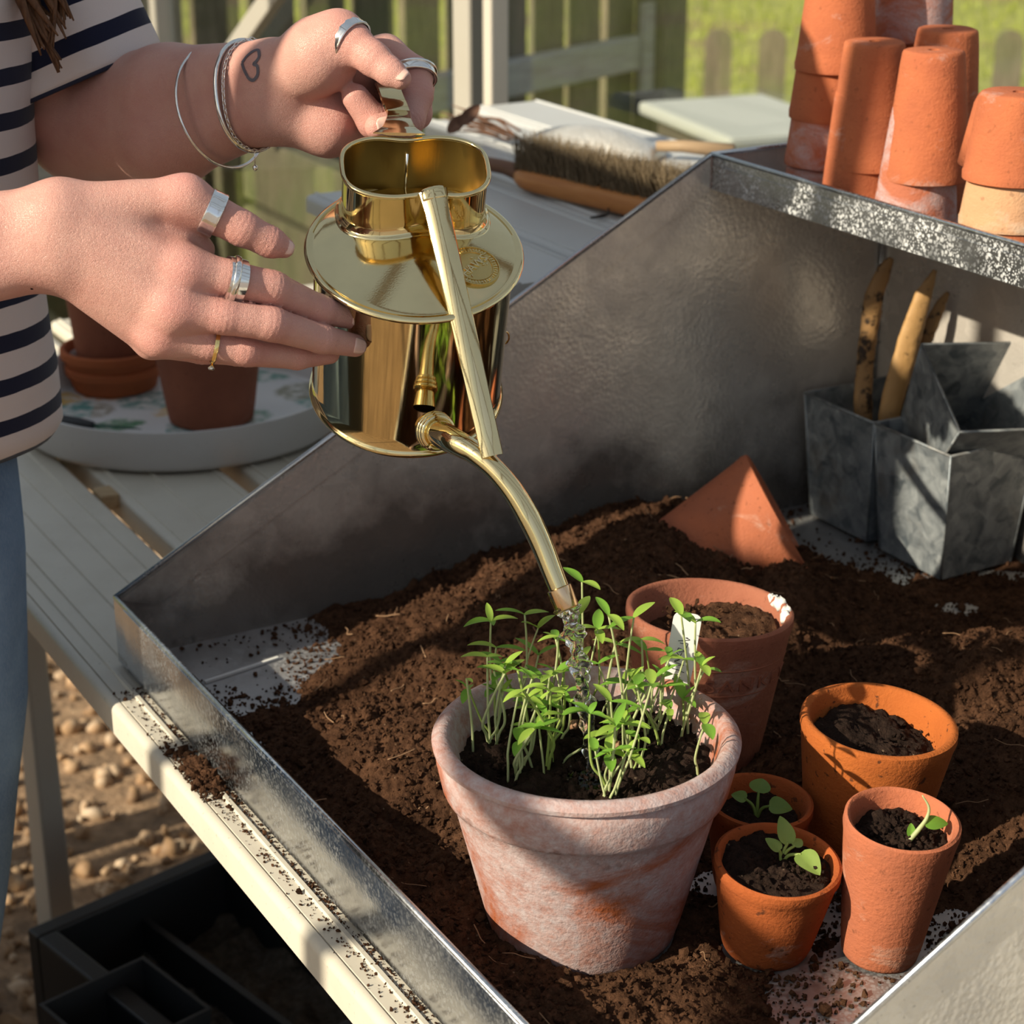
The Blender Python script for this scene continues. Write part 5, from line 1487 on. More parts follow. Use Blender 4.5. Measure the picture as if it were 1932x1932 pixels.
# black snips
sn = thing('garden_snips', 'black handled garden snips lying on the round tray', 'snips', on_tray(110, 808), (0, 0, math.radians(-14)))
v, f = tube(spline([(-.045, .0, .006), (-.055, .012, .006), (-.038, .022, .006), (-.006, .016, .006), (.02, .009, .006), (.038, .006, .005)], 7), [.0032, .0035, .0035, .004, .005, .004], 10)
obj('snip_handle', v, f, M['black'], sn, True)
v, f = tube(spline([(-.045, .0, .006), (-.02, -.002, .006), (.01, .001, .006), (.04, .004, .005)], 7), [.0032, .0042, .0050, .0045], 10)
obj('snip_handle', v, f, M['black'], sn, True)
v, f = tube([(.034, .005, .005), (.075, .006, .005), (.095, .006, .005)], [.0042, .003, .0008], 8, True, .35, (0, 0, 1))
obj('snip_blade', v, f, m_plain('green blade', (0.03, 0.10, 0.06), 0.4, .3), sn, True)
# a wooden peg and lemon scrap in the slat gap beside the tray
bar('wood_block', W(.112, -.385, -.010), W(.131, -.385, -.010), .030, .016, m_wood('raw wood', (0.40, 0.27, 0.15), (0.5, 0.36, 0.21), 20), None, label='small raw wood block wedged in the slat gap before the round tray', cat='wood block')

# ------------------------------------------------------------------ black trays under the bench
def seed_tray(label, A, B, depth, h, cells, fill):
    A, B = Vector(A), Vector(B)
    e1 = (B - A).normalized(); e2 = Vector((e1.y, -e1.x, 0))
    L = (B - A).length
    Mx = Matrix(((e1.x, e2.x, 0, A.x), (e1.y, e2.y, 0, A.y), (0, 0, 1, A.z - h), (0, 0, 0, 1)))
    root = thing('seed_tray', label, 'seed tray', matrix=Mx)
    wt = .022
    g = Geo().box((0, 0, 0), (L, depth, .006)).box((0, 0, 0), (L, wt, h)).box((0, depth - wt, 0), (L, depth, h)).box((0, wt, 0), (wt, depth - wt, h)).box((L - wt, wt, 0), (L, depth - wt, h))
    o = obj('tray_box', g.v, g.f, M['black'], root, False); bevel(o, .004)
    for k in range(1, cells):
        x = L * k / cells
        g = Geo().box((x - .004, wt, .006), (x + .004, depth - wt, h * .8)); obj('divider', g.v, g.f, M['black'], root, False)
    return root, Mx, L
SZ = -0.42
rtA, MxA, LA = seed_tray('black plastic tray on the ground under the bench, holding grey compost', on_z(50, 1752, SZ), on_z(430, 1588, SZ), .36, .16, 2, True)
gx, gy = np.meshgrid(np.linspace(.024, LA - .024, 60), np.linspace(.024, .336, 60), indexing='ij')
gz = .085 + .016 * fbm(gx, gy, .06, 4, 77)
o = obj('tray_compost', np.stack([gx.ravel(), gy.ravel(), gz.ravel()], 1), grid_faces(60, 60)[:, ::-1], m_compost('grey dry compost', (0.03, 0.027, 0.024), (0.22, 0.20, 0.17)), None, True, matrix=MxA, label='dry grey compost in the black tray under the bench', cat='compost', kind='stuff')
seed_tray('second black tray beside the first under the bench, in deep shade', MxA @ Vector((LA + .02, -.02, .15)), MxA @ Vector((LA + .02, -.02, .15)) + (MxA.to_3x3() @ Vector((1, 0, 0))) * .4, .38, .15, 2, False)
# square black pot in the tray
q = on_z(235, 1890, SZ + .02)
v = [(-.045, -.045, 0), (.045, -.045, 0), (.045, .045, 0), (-.045, .045, 0), (-.058, -.058, .11), (.058, -.058, .11), (.058, .058, .11), (-.058, .058, .11), (-.054, -.054, .11), (.054, -.054, .11), (.054, .054, .11), (-.054, .054, .11), (-.042, -.042, .008), (.042, -.042, .008), (.042, .042, .008), (-.042, .042, .008)]
f = [(3, 2, 1, 0), (0, 1, 5, 4), (1, 2, 6, 5), (2, 3, 7, 6), (3, 0, 4, 7), (4, 5, 9, 8), (5, 6, 10, 9), (6, 7, 11, 10), (7, 4, 8, 11), (8, 9, 13, 12), (9, 10, 14, 13), (10, 11, 15, 14), (11, 8, 12, 15), (12, 13, 14, 15)]
o = obj('square_pot', v, f, M['black'], None, False, loc=(q.x, q.y, q.z - .115), rot=(0, 0, math.atan2(MxA[1][0], MxA[0][0])), label='empty square black plastic pot set in the black tray', cat='plant pot')
stick('garden_cane', Vector((-.70, 1.90, GZ + .01)), on_z(60, 1700, SZ - .02) + Vector((-.08, .0, .0)), .006, m_plain('red-brown cane', (0.32, 0.13, 0.08), 0.6), 'red-brown cane leaning by the black tray under the bench', 'cane')

# ------------------------------------------------------------------ the person pouring
def rcone(P, a, b, r1, r2):
    ba = b - a; l2 = ba @ ba; rr = r1 - r2; a2 = l2 - rr * rr; il2 = 1.0 / l2
    pa = P - a; y = pa @ ba; z = y - l2
    q = pa * l2 - y[:, None] * ba; x2 = np.einsum('ij,ij->i', q, q)
    y2 = y * y * l2; z2 = z * z * l2
    k = np.sign(rr) * rr * rr * x2
    d3 = (np.sqrt(np.maximum(x2 * a2 * il2, 0)) + y * rr) * il2 - r1
    d1 = np.sqrt(x2 + z2) * il2 - r2
    d2 = np.sqrt(x2 + y2) * il2 - r1
    return np.where(np.sign(z) * a2 * z2 > k, d1, np.where(np.sign(y) * a2 * y2 < k, d2, d3))
def smin(a, b, k):
    h = np.maximum(k - np.abs(a - b), 0) / k
    return np.minimum(a, b) - h * h * k * 0.25
class Body:
    """base: list of cones blended together; fingers: each its own list, blended with the base but not with each other"""
    def __init__(s): s.base = []; s.fing = []; s.kb = .012; s.grooves = []
    def cone(s, a, b, r1, r2, lst=None):
        a, b = np.array(a, float), np.array(b, float)
        if np.linalg.norm(b - a) < abs(r1 - r2) + 1e-4: b = a + (b - a) / max(1e-6, np.linalg.norm(b - a)) * (abs(r1 - r2) + 1e-3)
        (s.base if lst is None else lst).append((a, b, r1, r2))
    def sdf(s, P, c=None, rad=None):
        P = np.asarray(P, float)
        def near(l):
            if c is None: return l
            return [p for p in l if rcone(c[None], *p)[0] < rad + .02]
        d = np.full(len(P), 0.2)
        for p in near(s.base): d = smin(d, rcone(P, *p), s.kb)
        out = d
        for l, k in s.fing:
            l2 = near(l)
            if not l2: continue
            f = np.full(len(P), 0.2)
            for p in l2: f = smin(f, rcone(P, *p), .0035)
            out = np.minimum(out, smin(d, f, k))
        for (g, ax_, dep, wd, R) in s.grooves:
            if c is not None and np.linalg.norm(c - g) > rad + R * 2: continue
            q = P - g; t_ = q @ ax_; rr = np.linalg.norm(q - t_[:, None] * ax_, axis=1)
            out = out + dep * np.exp(-(t_ / wd) ** 2) * np.exp(-(rr / R) ** 4)
        return out
def surface(fn, lo, hi, h):
    """surface nets over a sparse grid of 16-cell blocks"""
    B = 16; lo = np.array(lo, float); hi = np.array(hi, float)
    nb = np.ceil((hi - lo) / (h * B)).astype(int)
    loc = np.stack(np.meshgrid(*[np.arange(B + 1)] * 3, indexing='ij'), -1).reshape(-1, 3)
    R = h * B * .8661
    ctr = np.stack(np.meshgrid(*[np.arange(n) for n in nb], indexing='ij'), -1).reshape(-1, 3)
    cpos = lo + (ctr + .5) * B * h
    dc = np.concatenate([fn(cpos[i:i + 20000]) for i in range(0, len(cpos), 20000)])
    act = ctr[np.abs(dc) < R + .006]
    D = nb * B + 2
    CI, CP, ED = [], [], []
    off = np.array([(0, 0, 0), (1, 0, 0), (0, 1, 0), (1, 1, 0), (0, 0, 1), (1, 0, 1), (0, 1, 1), (1, 1, 1)])
    edges = [(a, b) for a in range(8) for b in range(a + 1, 8) if np.abs(off[a] - off[b]).sum() == 1]
    for b in act:
        g0 = b * B
        Pn = lo + (g0 + loc) * h
        val = fn(Pn, lo + (g0 + B / 2) * h, R).reshape(B + 1, B + 1, B + 1)
        neg = val < 0
        if neg.all() or not neg.any(): continue
        cv = [neg[o[0]:o[0] + B, o[1]:o[1] + B, o[2]:o[2] + B] for o in off]
        s_ = sum(c.astype(int) for c in cv)
        ii = np.argwhere((s_ > 0) & (s_ < 8))
        vv_ = np.stack([val[ii[:, 0] + o[0], ii[:, 1] + o[1], ii[:, 2] + o[2]] for o in off], 1)
        acc = np.zeros((len(ii), 3)); cnt_ = np.zeros(len(ii))
        for a, c in edges:
            va, vc = vv_[:, a], vv_[:, c]; m_ = (va < 0) != (vc < 0)
            t_ = np.where(m_, va / np.where(np.abs(va - vc) < 1e-12, 1, va - vc), 0)
            acc += np.where(m_[:, None], off[a] + t_[:, None] * (off[c] - off[a]), 0); cnt_ += m_
        pos = lo + (g0 + ii + acc / cnt_[:, None]) * h
        gi = g0 + ii
        CI.append((gi[:, 0] * D[1] + gi[:, 1]) * D[2] + gi[:, 2]); CP.append(pos)
        for ax_ in range(3):
            sl_ = [slice(0, B)] * 3; sl2 = list(sl_); sl2[ax_] = slice(1, B + 1)
            m_ = neg[tuple(sl_)] != neg[tuple(sl2)]
            e = np.argwhere(m_)
            if len(e): ED.append(np.concatenate([g0 + e, np.full((len(e), 1), ax_), neg[e[:, 0], e[:, 1], e[:, 2]][:, None].astype(int)], 1))
    CI = np.concatenate(CI); CP = np.concatenate(CP); ED = np.concatenate(ED)
    order = np.argsort(CI); CIs = CI[order]
    def look(g):
        k = (g[:, 0] * D[1] + g[:, 1]) * D[2] + g[:, 2]
        j = np.clip(np.searchsorted(CIs, k), 0, len(CIs) - 1)
        return np.where(CIs[j] == k, order[j], -1)
    F = []
    for ax_ in range(3):
        e = ED[ED[:, 3] == ax_]
        if not len(e): continue
        a1, a2 = (ax_ + 1) % 3, (ax_ + 2) % 3
        q = []
        for d1, d2 in ((0, 0), (-1, 0), (-1, -1), (0, -1)):
            g = e[:, :3].copy(); g[:, a1] += d1; g[:, a2] += d2; q.append(look(g))
        q = np.stack(q, 1); ok_ = (q >= 0).all(1); q = q[ok_]; sg = e[ok_, 4]
        F.append(np.where(sg[:, None] == 1, q, q[:, ::-1]))
    return CP, np.concatenate(F)

def pxr(px, d): return px * d / FPX
arms = Body(); nails = []; reds = []
def chain(lst, pts, k=None):
    """pts: (px, py, depth, radius in photo pixels)"""
    w_ = [(np.array(at(p[0], p[1], p[2])), pxr(p[3], p[2])) for p in pts]
    for (a, ra), (b, rb) in zip(w_[:-1], w_[1:]): arms.cone(a, b, ra, rb, lst)
    return w_
def finger(pts, k=.005, nail=None, groove=True):
    l = []; w_ = chain(l, pts); arms.fing.append((l, k))
    if groove:
        for i in range(1, len(w_) - 1):
            a = w_[i + 1][0] - w_[i - 1][0]; a /= np.linalg.norm(a)
            for o_ in (-.0034, -.0004, .0026):
                arms.grooves.append((w_[i][0] + a * o_, a, .00075 if abs(o_) < .001 else .0005, .0009, w_[i][1] * 1.3))
            reds.append((w_[i][0], w_[i][1] * 1.3, .75))
        reds.append((w_[-1][0], w_[-1][1] * 1.6, .6))
    if nail is not None: nails.append((w_[-2][0], w_[-1][0], w_[-1][1], w_[-2][1], *nail))
    return w_
# --- the right hand and forearm, steadying the can (its back towards the viewer)
D0 = 1.138
for p, q in (((128, 392, D0, 46), (350, 374, 1.150, 40)),          # thumb metacarpal
             ((112, 410, D0, 62), (346, 510, 1.148, 39)),          # index
             ((112, 436, D0, 62), (326, 582, 1.148, 36)),
             ((112, 462, D0 + .004, 60), (300, 632, 1.158, 31)),
             ((114, 490, D0 + .008, 50), (284, 648, 1.172, 27))):
    chain(None, (p, q))
chain(None, ((200, 430, 1.158, 60), (300, 520, 1.168, 50)))
chain(None, ((250, 380, 1.160, 34), (330, 470, 1.160, 34)))
for p, q in (((346, 512, 1.150, 36), (326, 580, 1.150, 34)), ((385, 525, 1.160, 26), (370, 585, 1.160, 26)), ((326, 582, 1.150, 34), (302, 632, 1.158, 30)), ((372, 595, 1.162, 25), (350, 640, 1.166, 24)), ((330, 420, 1.165, 32), (385, 470, 1.170, 20))):
    chain(None, (p, q))
ELR = Vector((-0.50, 1.10, 0.395)); SHR = W(-0.33, 0.115, 0.70)
w0_, w1_ = at(100, 412, D0 + .002), at(100, 482, D0 + .004)
sp_ = (w1_ - w0_).normalized()
arms.cone(w0_, ELR - sp_ * .006, pxr(62, D0), .036); arms.cone(w1_, ELR + sp_ * .006, pxr(62, D0), .036)
mid_ = at(-130, 468, D0)
arms.cone(mid_, ELR, .038, .039)
arms.cone(ELR, SHR, .041, .038)
cam_dir = lambda p: (Vector((0, 0, CAMZ)) - Vector(p)).normalized()
finger([(350, 374, 1.150, 40), (455, 430, 1.160, 33.5), (508, 456, 1.168, 29), (536, 467, 1.172, 20)], .010, (Vector((.1, -.9, .42)), 1.35, 0.9))
finger([(346, 510, 1.148, 38), (432, 526, 1.156, 35.5), (514, 544, 1.168, 33), (602, 584, 1.194, 28), (668, 600, 1.214, 21.5)], .009, (Vector((.0, -.9, .35)), 1.0, .78))
finger([(326, 582, 1.148, 36), (420, 597, 1.154, 33.5), (511, 611, 1.164, 32.5), (606, 639, 1.190, 27.5), (670, 652, 1.211, 21.5)], .009, (Vector((.0, -.9, .30)), 1.0, .78))
finger([(300, 632, 1.158, 30), (390, 649, 1.165, 29.5), (464, 663, 1.172, 28), (560, 673, 1.198, 24), (622, 668, 1.216, 19)], .009)
finger([(284, 648, 1.172, 26), (380, 662, 1.185, 24), (450, 668, 1.196, 22), (520, 668, 1.212, 19), (560, 660, 1.222, 16)], .006)
for p in ((347, 508, 1.138), (324, 580, 1.138), (298, 630, 1.148)): reds.append((np.array(at(*p)), .014, .9))
reds.append((np.array(at(345, 345, 1.14)), .014, .8)); reds.append((np.array(at(610, 690, 1.2)), .02, .5))
# --- the left hand, gripping the handle (its palm towards the viewer)
chain(None, ((545, 140, 1.322, 64), (604, 104, 1.306, 66), (640, 70, 1.296, 46)))     # ball of the thumb
chain(None, ((525, 215, 1.336, 56), (620, 240, 1.338, 50), (700, 238, 1.356, 34)))    # heel of the hand
for q in ((728, 102, 1.338, 34), (716, 122, 1.356, 34), (706, 152, 1.368, 32), (696, 184, 1.376, 30)):
    chain(None, ((530, 165, 1.338, 62), q))
chain(None, ((600, 190, 1.345, 52), (680, 170, 1.362, 40)))
ELB = at(160, 226, 1.475); SHL = at(-25, -257, 1.405)
a0_, a1_ = at(505, 140, 1.330), at(505, 204, 1.334)
sp_ = (a1_ - a0_).normalized()
m0_, m1_ = at(320, 180, 1.395), at(320, 255, 1.400)
arms.cone(a0_, m0_, pxr(62, 1.33), .034); arms.cone(a1_, m1_, pxr(60, 1.33), .034)
arms.cone(m0_, ELB - sp_ * .004, .034, .042); arms.cone(m1_, ELB + sp_ * .004, .034, .042)
arms.cone(ELB, SHL, .045, .036)
finger([(640, 70, 1.296, 45), (668, 84, 1.290, 35), (703, 110, 1.284, 32.5), (735, 135, 1.280, 27), (755, 148, 1.278, 21)], .010, (Vector((.3, -.78, .55)), 1.4, .95))
finger([(728, 102, 1.338, 34), (785, 140, 1.330, 31), (787, 180, 1.322, 30), (772, 228, 1.313, 28), (712, 240, 1.302, 24)], .006, (Vector((-.1, -.95, .1)), .9, .85))
finger([(716, 122, 1.356, 33), (788, 165, 1.352, 30), (785, 215, 1.340, 29), (706, 230, 1.318, 31), (671, 184, 1.311, 26)], .005)
finger([(706, 152, 1.368, 32), (775, 190, 1.370, 28), (760, 240, 1.362, 27), (690, 246, 1.346, 25), (660, 214, 1.340, 21)], .006)
finger([(696, 184, 1.376, 29), (750, 215, 1.380, 24), (730, 250, 1.372, 22), (680, 258, 1.358, 21), (655, 240, 1.350, 18)], .006)
reds.append((np.array(at(676, 182, 1.31)), .014, .7)); reds.append((np.array(at(640, 200, 1.32)), .018, .4)); reds.append((np.array(at(650, 40, 1.28)), .02, .4))
lo_ = np.minimum.reduce([np.minimum(p[0], p[1]) - max(p[2], p[3]) for p in arms.base] + [np.minimum(p[0], p[1]) - max(p[2], p[3]) for l, _ in arms.fing for p in l]) - .01
hi_ = np.maximum.reduce([np.maximum(p[0], p[1]) + max(p[2], p[3]) for p in arms.base] + [np.maximum(p[0], p[1]) + max(p[2], p[3]) for l, _ in arms.fing for p in l]) + .01
AV, AF = surface(arms.sdf, lo_, hi_, 0.0012)
# --- torso, neck, head (behind the frame's edge), legs
BC = W(-0.187, -0.026, 0)                    # she stands at the bench's front edge, facing along it
FD, LD = V.copy(), U.copy()                  # forward, her left
def bp(f_, l_, z): return np.array(BC + FD * f_ + LD * l_ + ZAX * z)
tor = Body(); tor.kb = .05
for s in (-1, 1):
    tor.cone(bp(-.005, .05 * s - .02, .18), bp(0, .07 * s, .25), .055, .060)
    tor.cone(bp(0, .07 * s, .25), bp(.0, .085 * s, .52), .060, .062)
    tor.cone(bp(.0, .06 * s, .62), bp(.01, .13 * s, .635), .055, .052)
tor.cone(SHL, bp(0, .05, .62), .040, .045); tor.cone(SHR, bp(0, -.05, .62), .040, .045)
HX, HZ = .06, -.04
tor.cone(bp(-.005, 0, .60), bp(.02 + HX * .8, 0, .76 + HZ), .055, .046)
tor.cone(bp(.015 + HX, 0, .84 + HZ), bp(.02 + HX, 0, .90 + HZ), .070, .078)
tor.cone(bp(.05 + HX, 0, .80 + HZ), bp(.055 + HX, 0, .83 + HZ), .036, .05)
tor.cone(bp(.098 + HX, 0, .868 + HZ), bp(.115 + HX, 0, .838 + HZ), .008, .012)
for s in (-1, 1): tor.cone(bp(.01 + HX, .080 * s, .85 + HZ), bp(.005 + HX, .083 * s, .88 + HZ), .010, .013)
TV, TF = surface(tor.sdf, [-1.0, .85, -.80], [-.05, 1.95, 1.05], 0.0075)
nA = len(AV)
person = obj('person', np.concatenate([AV, TV]), np.concatenate([AF, TF + nA]), M['skin'], None, True, label='person in a striped tee and jeans pouring with both ringed hands', cat='person')
P_ = np.concatenate([AV, TV])
red = np.zeros(len(P_))
for c, r, k in reds: red = np.maximum(red, k * np.exp(-(np.linalg.norm(P_ - c, axis=1) / r) ** 2))
a_ = person.data.attributes.new('redness', 'FLOAT', 'POINT'); a_.data.foreach_set('value', red.astype(np.float32))
def skin_hit(px, py, d0=1.0):
    """march from the viewer's side to the skin"""
    o_ = at(px, py, d0); r = (CF + CR * ((px - 966) / FPX) - CU * ((py - 966) / FPX)).normalized()
    t_ = 0.0
    for _ in range(160):
        d = float(arms.sdf(np.array([o_ + r * t_]))[0])
        if d < 2e-4: break
        t_ += d * .8
    return o_ + r * t_
def skin_n(p):
    e = .0008; p = np.array(p)
    q = np.array([p + np.eye(3)[i] * e * s for i in range(3) for s in (1, -1)])
    d = arms.sdf(q)
    return Vector((d[0] - d[1], d[2] - d[3], d[4] - d[5])).normalized()
# nails
for (pa, pt, r, rp, up, ln, wd) in nails:
    seg = np.linalg.norm(pt - pa)
    ax_ = Vector(pt - pa).normalized(); up = (up - ax_ * up.dot(ax_)).normalized(); sd = ax_.cross(up)
    L, Wd = r * 1.55 * ln, r * .92 * wd
    v, f = [], []
    n1, n2 = 8, 8
    for i in range(n1 + 1):
        t_ = i / n1
        for j in range(n2 + 1):
            s_ = j / n2 * 2 - 1
            w_ = Wd * (1 - .55 * max(0, (t_ - .62) / .38) ** 2.2) * (.90 + .10 * min(1, t_ * 5))
            e0 = .10 * L * s_ * s_ * (1 if t_ < .2 else 0)
            ang = s_ * w_ / (r * 1.02)
            bk = L * .66 - L * t_ - e0            # how far behind the tip's middle
            rl = (r + (rp - r) * min(1, max(0, bk) / seg)) * (1 if t_ > .12 else .985) + .0003
            p = Vector(pt) + ax_ * (-bk) + (up * math.cos(ang) + sd * math.sin(ang)) * rl - up * (.0009 * max(0, t_ - .45) * 2)
            v.append(p)
    for i in range(n1):
        for j in range(n2): a = i * (n2 + 1) + j; f.append((a, a + n2 + 1, a + n2 + 2, a + 1))
    o = obj('fingernail', v, f, M['nail'], person, True); solid(o, .0004, 0)
# heart tattoo on the inner wrist
hp_ = [(457, 119), (464, 109), (471, 102), (480, 96), (487, 95), (489, 100), (489, 108), (484, 116), (479, 121), (485, 124), (487, 132), (486, 142), (479, 151), (471, 149), (465, 140), (460, 129), (457, 119)]
hp_ = spline([Vector((x_, y_, 0)) for x_, y_ in hp_], 4)
hv = []; hf = []
hits = [skin_hit(p.x, p.y, 1.1) for p in hp_]
for i, p in enumerate(hits):
    t_ = (hits[min(i + 1, len(hits) - 1)] - hits[max(i - 1, 0)]).normalized(); n_ = skin_n(p); s_ = t_.cross(n_)
    for q in (-1, 1): hv.append(p + n_ * .00045 + s_ * q * .0011)
for i in range(len(hits) - 1): hf.append((2 * i, 2 * i + 1, 2 * i + 3, 2 * i + 2))
obj('heart_tattoo', hv, hf, m_plain('tattoo ink', (0.11, 0.095, 0.115), 0.6), person, True, label='outline heart tattoo on the inner wrist')

# --- clothes
def loft(rings, mat, name, parent, band=None, closed=True):
    n_ = len(rings[0]); v = [p for r in rings for p in r]; f = []
    for i in range(len(rings) - 1):
        for k in range(n_): f.append((i * n_ + k, i * n_ + (k + 1) % n_, (i + 1) * n_ + (k + 1) % n_, (i + 1) * n_ + k))
    o = obj(name, v, f, mat, parent, True)
    if band is not None:
        a_ = o.data.attributes.new('band', 'FLOAT', 'POINT'); a_.data.foreach_set('value', np.repeat(np.array(band, np.float32), n_))
    return o
def ell(c, f_, l_, z, n_=64, ex=2.3, fold=0.0, seed=0):
    out = []
    for k in range(n_):
        a = 2 * PI * k / n_
        ca, sa = math.cos(a), math.sin(a)
        r = (abs(ca) ** ex + abs(sa) ** ex) ** (-1 / ex)
        w_ = 1 + fold * (math.sin(3 * a + z * 21 + seed) + .6 * math.sin(7 * a - z * 37))
        out.append(c + FD * (f_ * r * ca * w_) + LD * (l_ * r * sa * w_) + ZAX * z)
    return out
secs = [(.205, .090, .150), (.215, .098, .158), (.26, .101, .160), (.34, .097, .156), (.44, .096, .158), (.54, .100, .166), (.60, .094, .168), (.645, .082, .150), (.685, .062, .10), (.705, .052, .062)]
zz_ = np.linspace(.205, .705, 90)
fs = np.interp(zz_, [s[0] for s in secs], [s[1] for s in secs]); lsz = np.interp(zz_, [s[0] for s in secs], [s[2] for s in secs])
rings = [ell(BC, a, b, z, fold=.010) for z, a, b in zip(zz_, fs, lsz)]
shirt = loft(rings, M['stripe'], 'striped_tee', person, [z + .008 for z in zz_])
solid(shirt, .0015, 1)
def sleeve(sh, hem_c, r0, r1, name, cutdir=None):
    sh, hem_c = Vector(sh), Vector(hem_c); ax_ = (hem_c - sh).normalized(); L = (hem_c - sh).length
    n0 = ax_.orthogonal().normalized(); b0_ = ax_.cross(n0); rs = []; bd_ = []
    N_ = 40
    for q in range(7):          # the rounded shoulder
        a = (1 - q / 7) * 1.45; c_ = sh - ax_ * (r0 * math.sin(a))
        rs.append([c_ + (n0 * math.cos(b) + b0_ * math.sin(b)) * (r0 * math.cos(a)) for b in np.linspace(0, 2 * PI, 65)[:-1]]); bd_.append(L + r0 * math.sin(a) + .0012)
    for i in range(N_):
        t_ = i / (N_ - 1); r = r0 + (r1 - r0) * t_
        rs.append([sh + ax_ * (L * t_) + (n0 * math.cos(a) + b0_ * math.sin(a)) * (r * (1 + .05 * t_ * math.sin(3 * a + 1) + .025 * math.sin(5 * a + t_ * 8))) for a in np.linspace(0, 2 * PI, 65)[:-1]])
        bd_.append(L * (1 - t_) + .0012)
    o = loft(rs, M['stripe'], name, person, bd_); solid(o, .0014, 1)
    v, f = tube(rs[-1] + [rs[-1][0]], .0021, 6, False)
    obj('sleeve_hem', v, f, m_plain('navy binding', (0.012, 0.014, 0.035), .9), o, True)
sleeve(SHL + (SHL - at(163, 148, 1.44)).normalized() * .03, at(163, 148, 1.448), .060, .0585, 'sleeve')
sleeve(SHR + ZAX * .02, SHR.lerp(ELR, .75), .060, .060, 'sleeve')
for sh, l_ in ((SHL, .075), (SHR, -.075)):
    e_ = Vector(bp(-.005, l_, .610)); path = [e_.lerp(sh, q / 11) for q in range(12)]
    v, f = tube(path, lerp_list([.070, .064, .0605], 12), 40, True)
    yo = obj('shoulder_yoke', v, f, M['stripe'], person, True)
    a_ = yo.data.attributes.new('band', 'FLOAT', 'POINT'); a_.data.foreach_set('value', np.array([p[2] + .008 for p in v], np.float32))
for s in (-1, 1):
    rings = []
    for z in np.linspace(.27, -.70, 70):
        t_ = (.27 - z) / .97
        fr = np.interp(z, [-.70, -.35, 0, .12, .27], [.058, .072, .096, .098, .090])
        lr = np.interp(z, [-.70, -.35, 0, .12, .27], [.056, .066, .078, .082, .076])
        of = np.interp(z, [-.70, 0, .12, .27], [.070, .066, .070, .074])
        back = -.030 - .165 * max(0, -z)
        rings.append(ell(BC + LD * (of * s + back), fr, lr, z, 40, 2.1, .010 + .012 * math.exp(-((z - .02) / .08) ** 2), s))
    o = loft(rings, M['denim'], 'jeans_leg', person)
for s in (-1, 1):
    c = BC + LD * (.070 * s - .145)
    v, f = lathe([(0, 0), (.042, .002), (.047, .012), (.045, .035), (.034, .055), (0, .062)], 28)
    v = [c + FD * (p[0] * 2.3 + .06) + LD * (p[1] * 1.0) + ZAX * (p[2] * (1.25 if p[0] < 0 else 1.0) + GZ + .001) for p in v]
    obj('shoe', v, f, m_plain('dark shoe', (0.05, 0.045, 0.04), .6), person, True)
# hair: a cap on the head and long locks over the shoulder
v, f = lathe([(0, .102), (.045, .096), (.078, .066), (.094, .02), (.097, -.03), (.094, -.10), (.088, -.16), (.070, -.20)], 40, False, .03, 2)
keep_ = [q for q in f if not all(v[i][0] > .045 and v[i][2] < .045 for i in q)]
v = [np.array(BC + FD * (p[0] * 1.08 + .012 + HX) + LD * p[1] + ZAX * (p[2] + .885 + HZ)) for p in v]
hair = obj('hair', v, keep_, M['hair'], person, True); solid(hair, .008, 1)
for (x0, y0, x1, y1, x2, y2, r) in ((5, -160, 40, -20, 82, 96, .011), (20, -160, 60, -10, 112, 122, .010), (-5, -160, 30, -40, 100, 60, .012), (40, -170, 85, -40, 120, 62, .010), (60, -170, 105, -50, 128, 36, .009), (15, -150, 50, 10, 118, 128, .006), (50, -160, 96, -20, 95, 90, .007)):
    for q in range(5):
        j_ = lambda s: random.gauss(0, s)
        P3 = spline([Vector(bp(.03 + HX + j_(.008), .098, .90 + HZ + j_(.01))), at(x0 + j_(12), y0, 1.375 + j_(.006)), at(x1 + j_(7), y1, 1.352 + j_(.004)), at(x2 + j_(6), y2 + j_(8), 1.348 + j_(.004))], 8)
        v, f = tube(P3, [r * .4, r * .5, r * .45, r * .30, .0006], 7, True, .45, (0, -1, 0))
        obj('hair_lock', v, f, M['hair'], hair, True)
for s in (-1, 1):
    c = Vector(bp(.098 + HX, .031 * s, .872 + HZ))
    v, f = lathe([(0, -.011), (.008, -.007), (.011, 0), (.008, .007), (0, .011)], 16)
    obj('eye', [c + Vector(p) for p in v], f, m_plain('dark brown eye', (0.05, 0.03, 0.02), 0.2), person, True)
c = Vector(bp(.100 + HX, 0, .808 + HZ))
obj('mouth', *tube([c + LD * -.022, c + FD * .004, c + LD * .022], [.003, .006, .003], 8), m_plain('lips', (.5, .2, .18), .4), person, True)

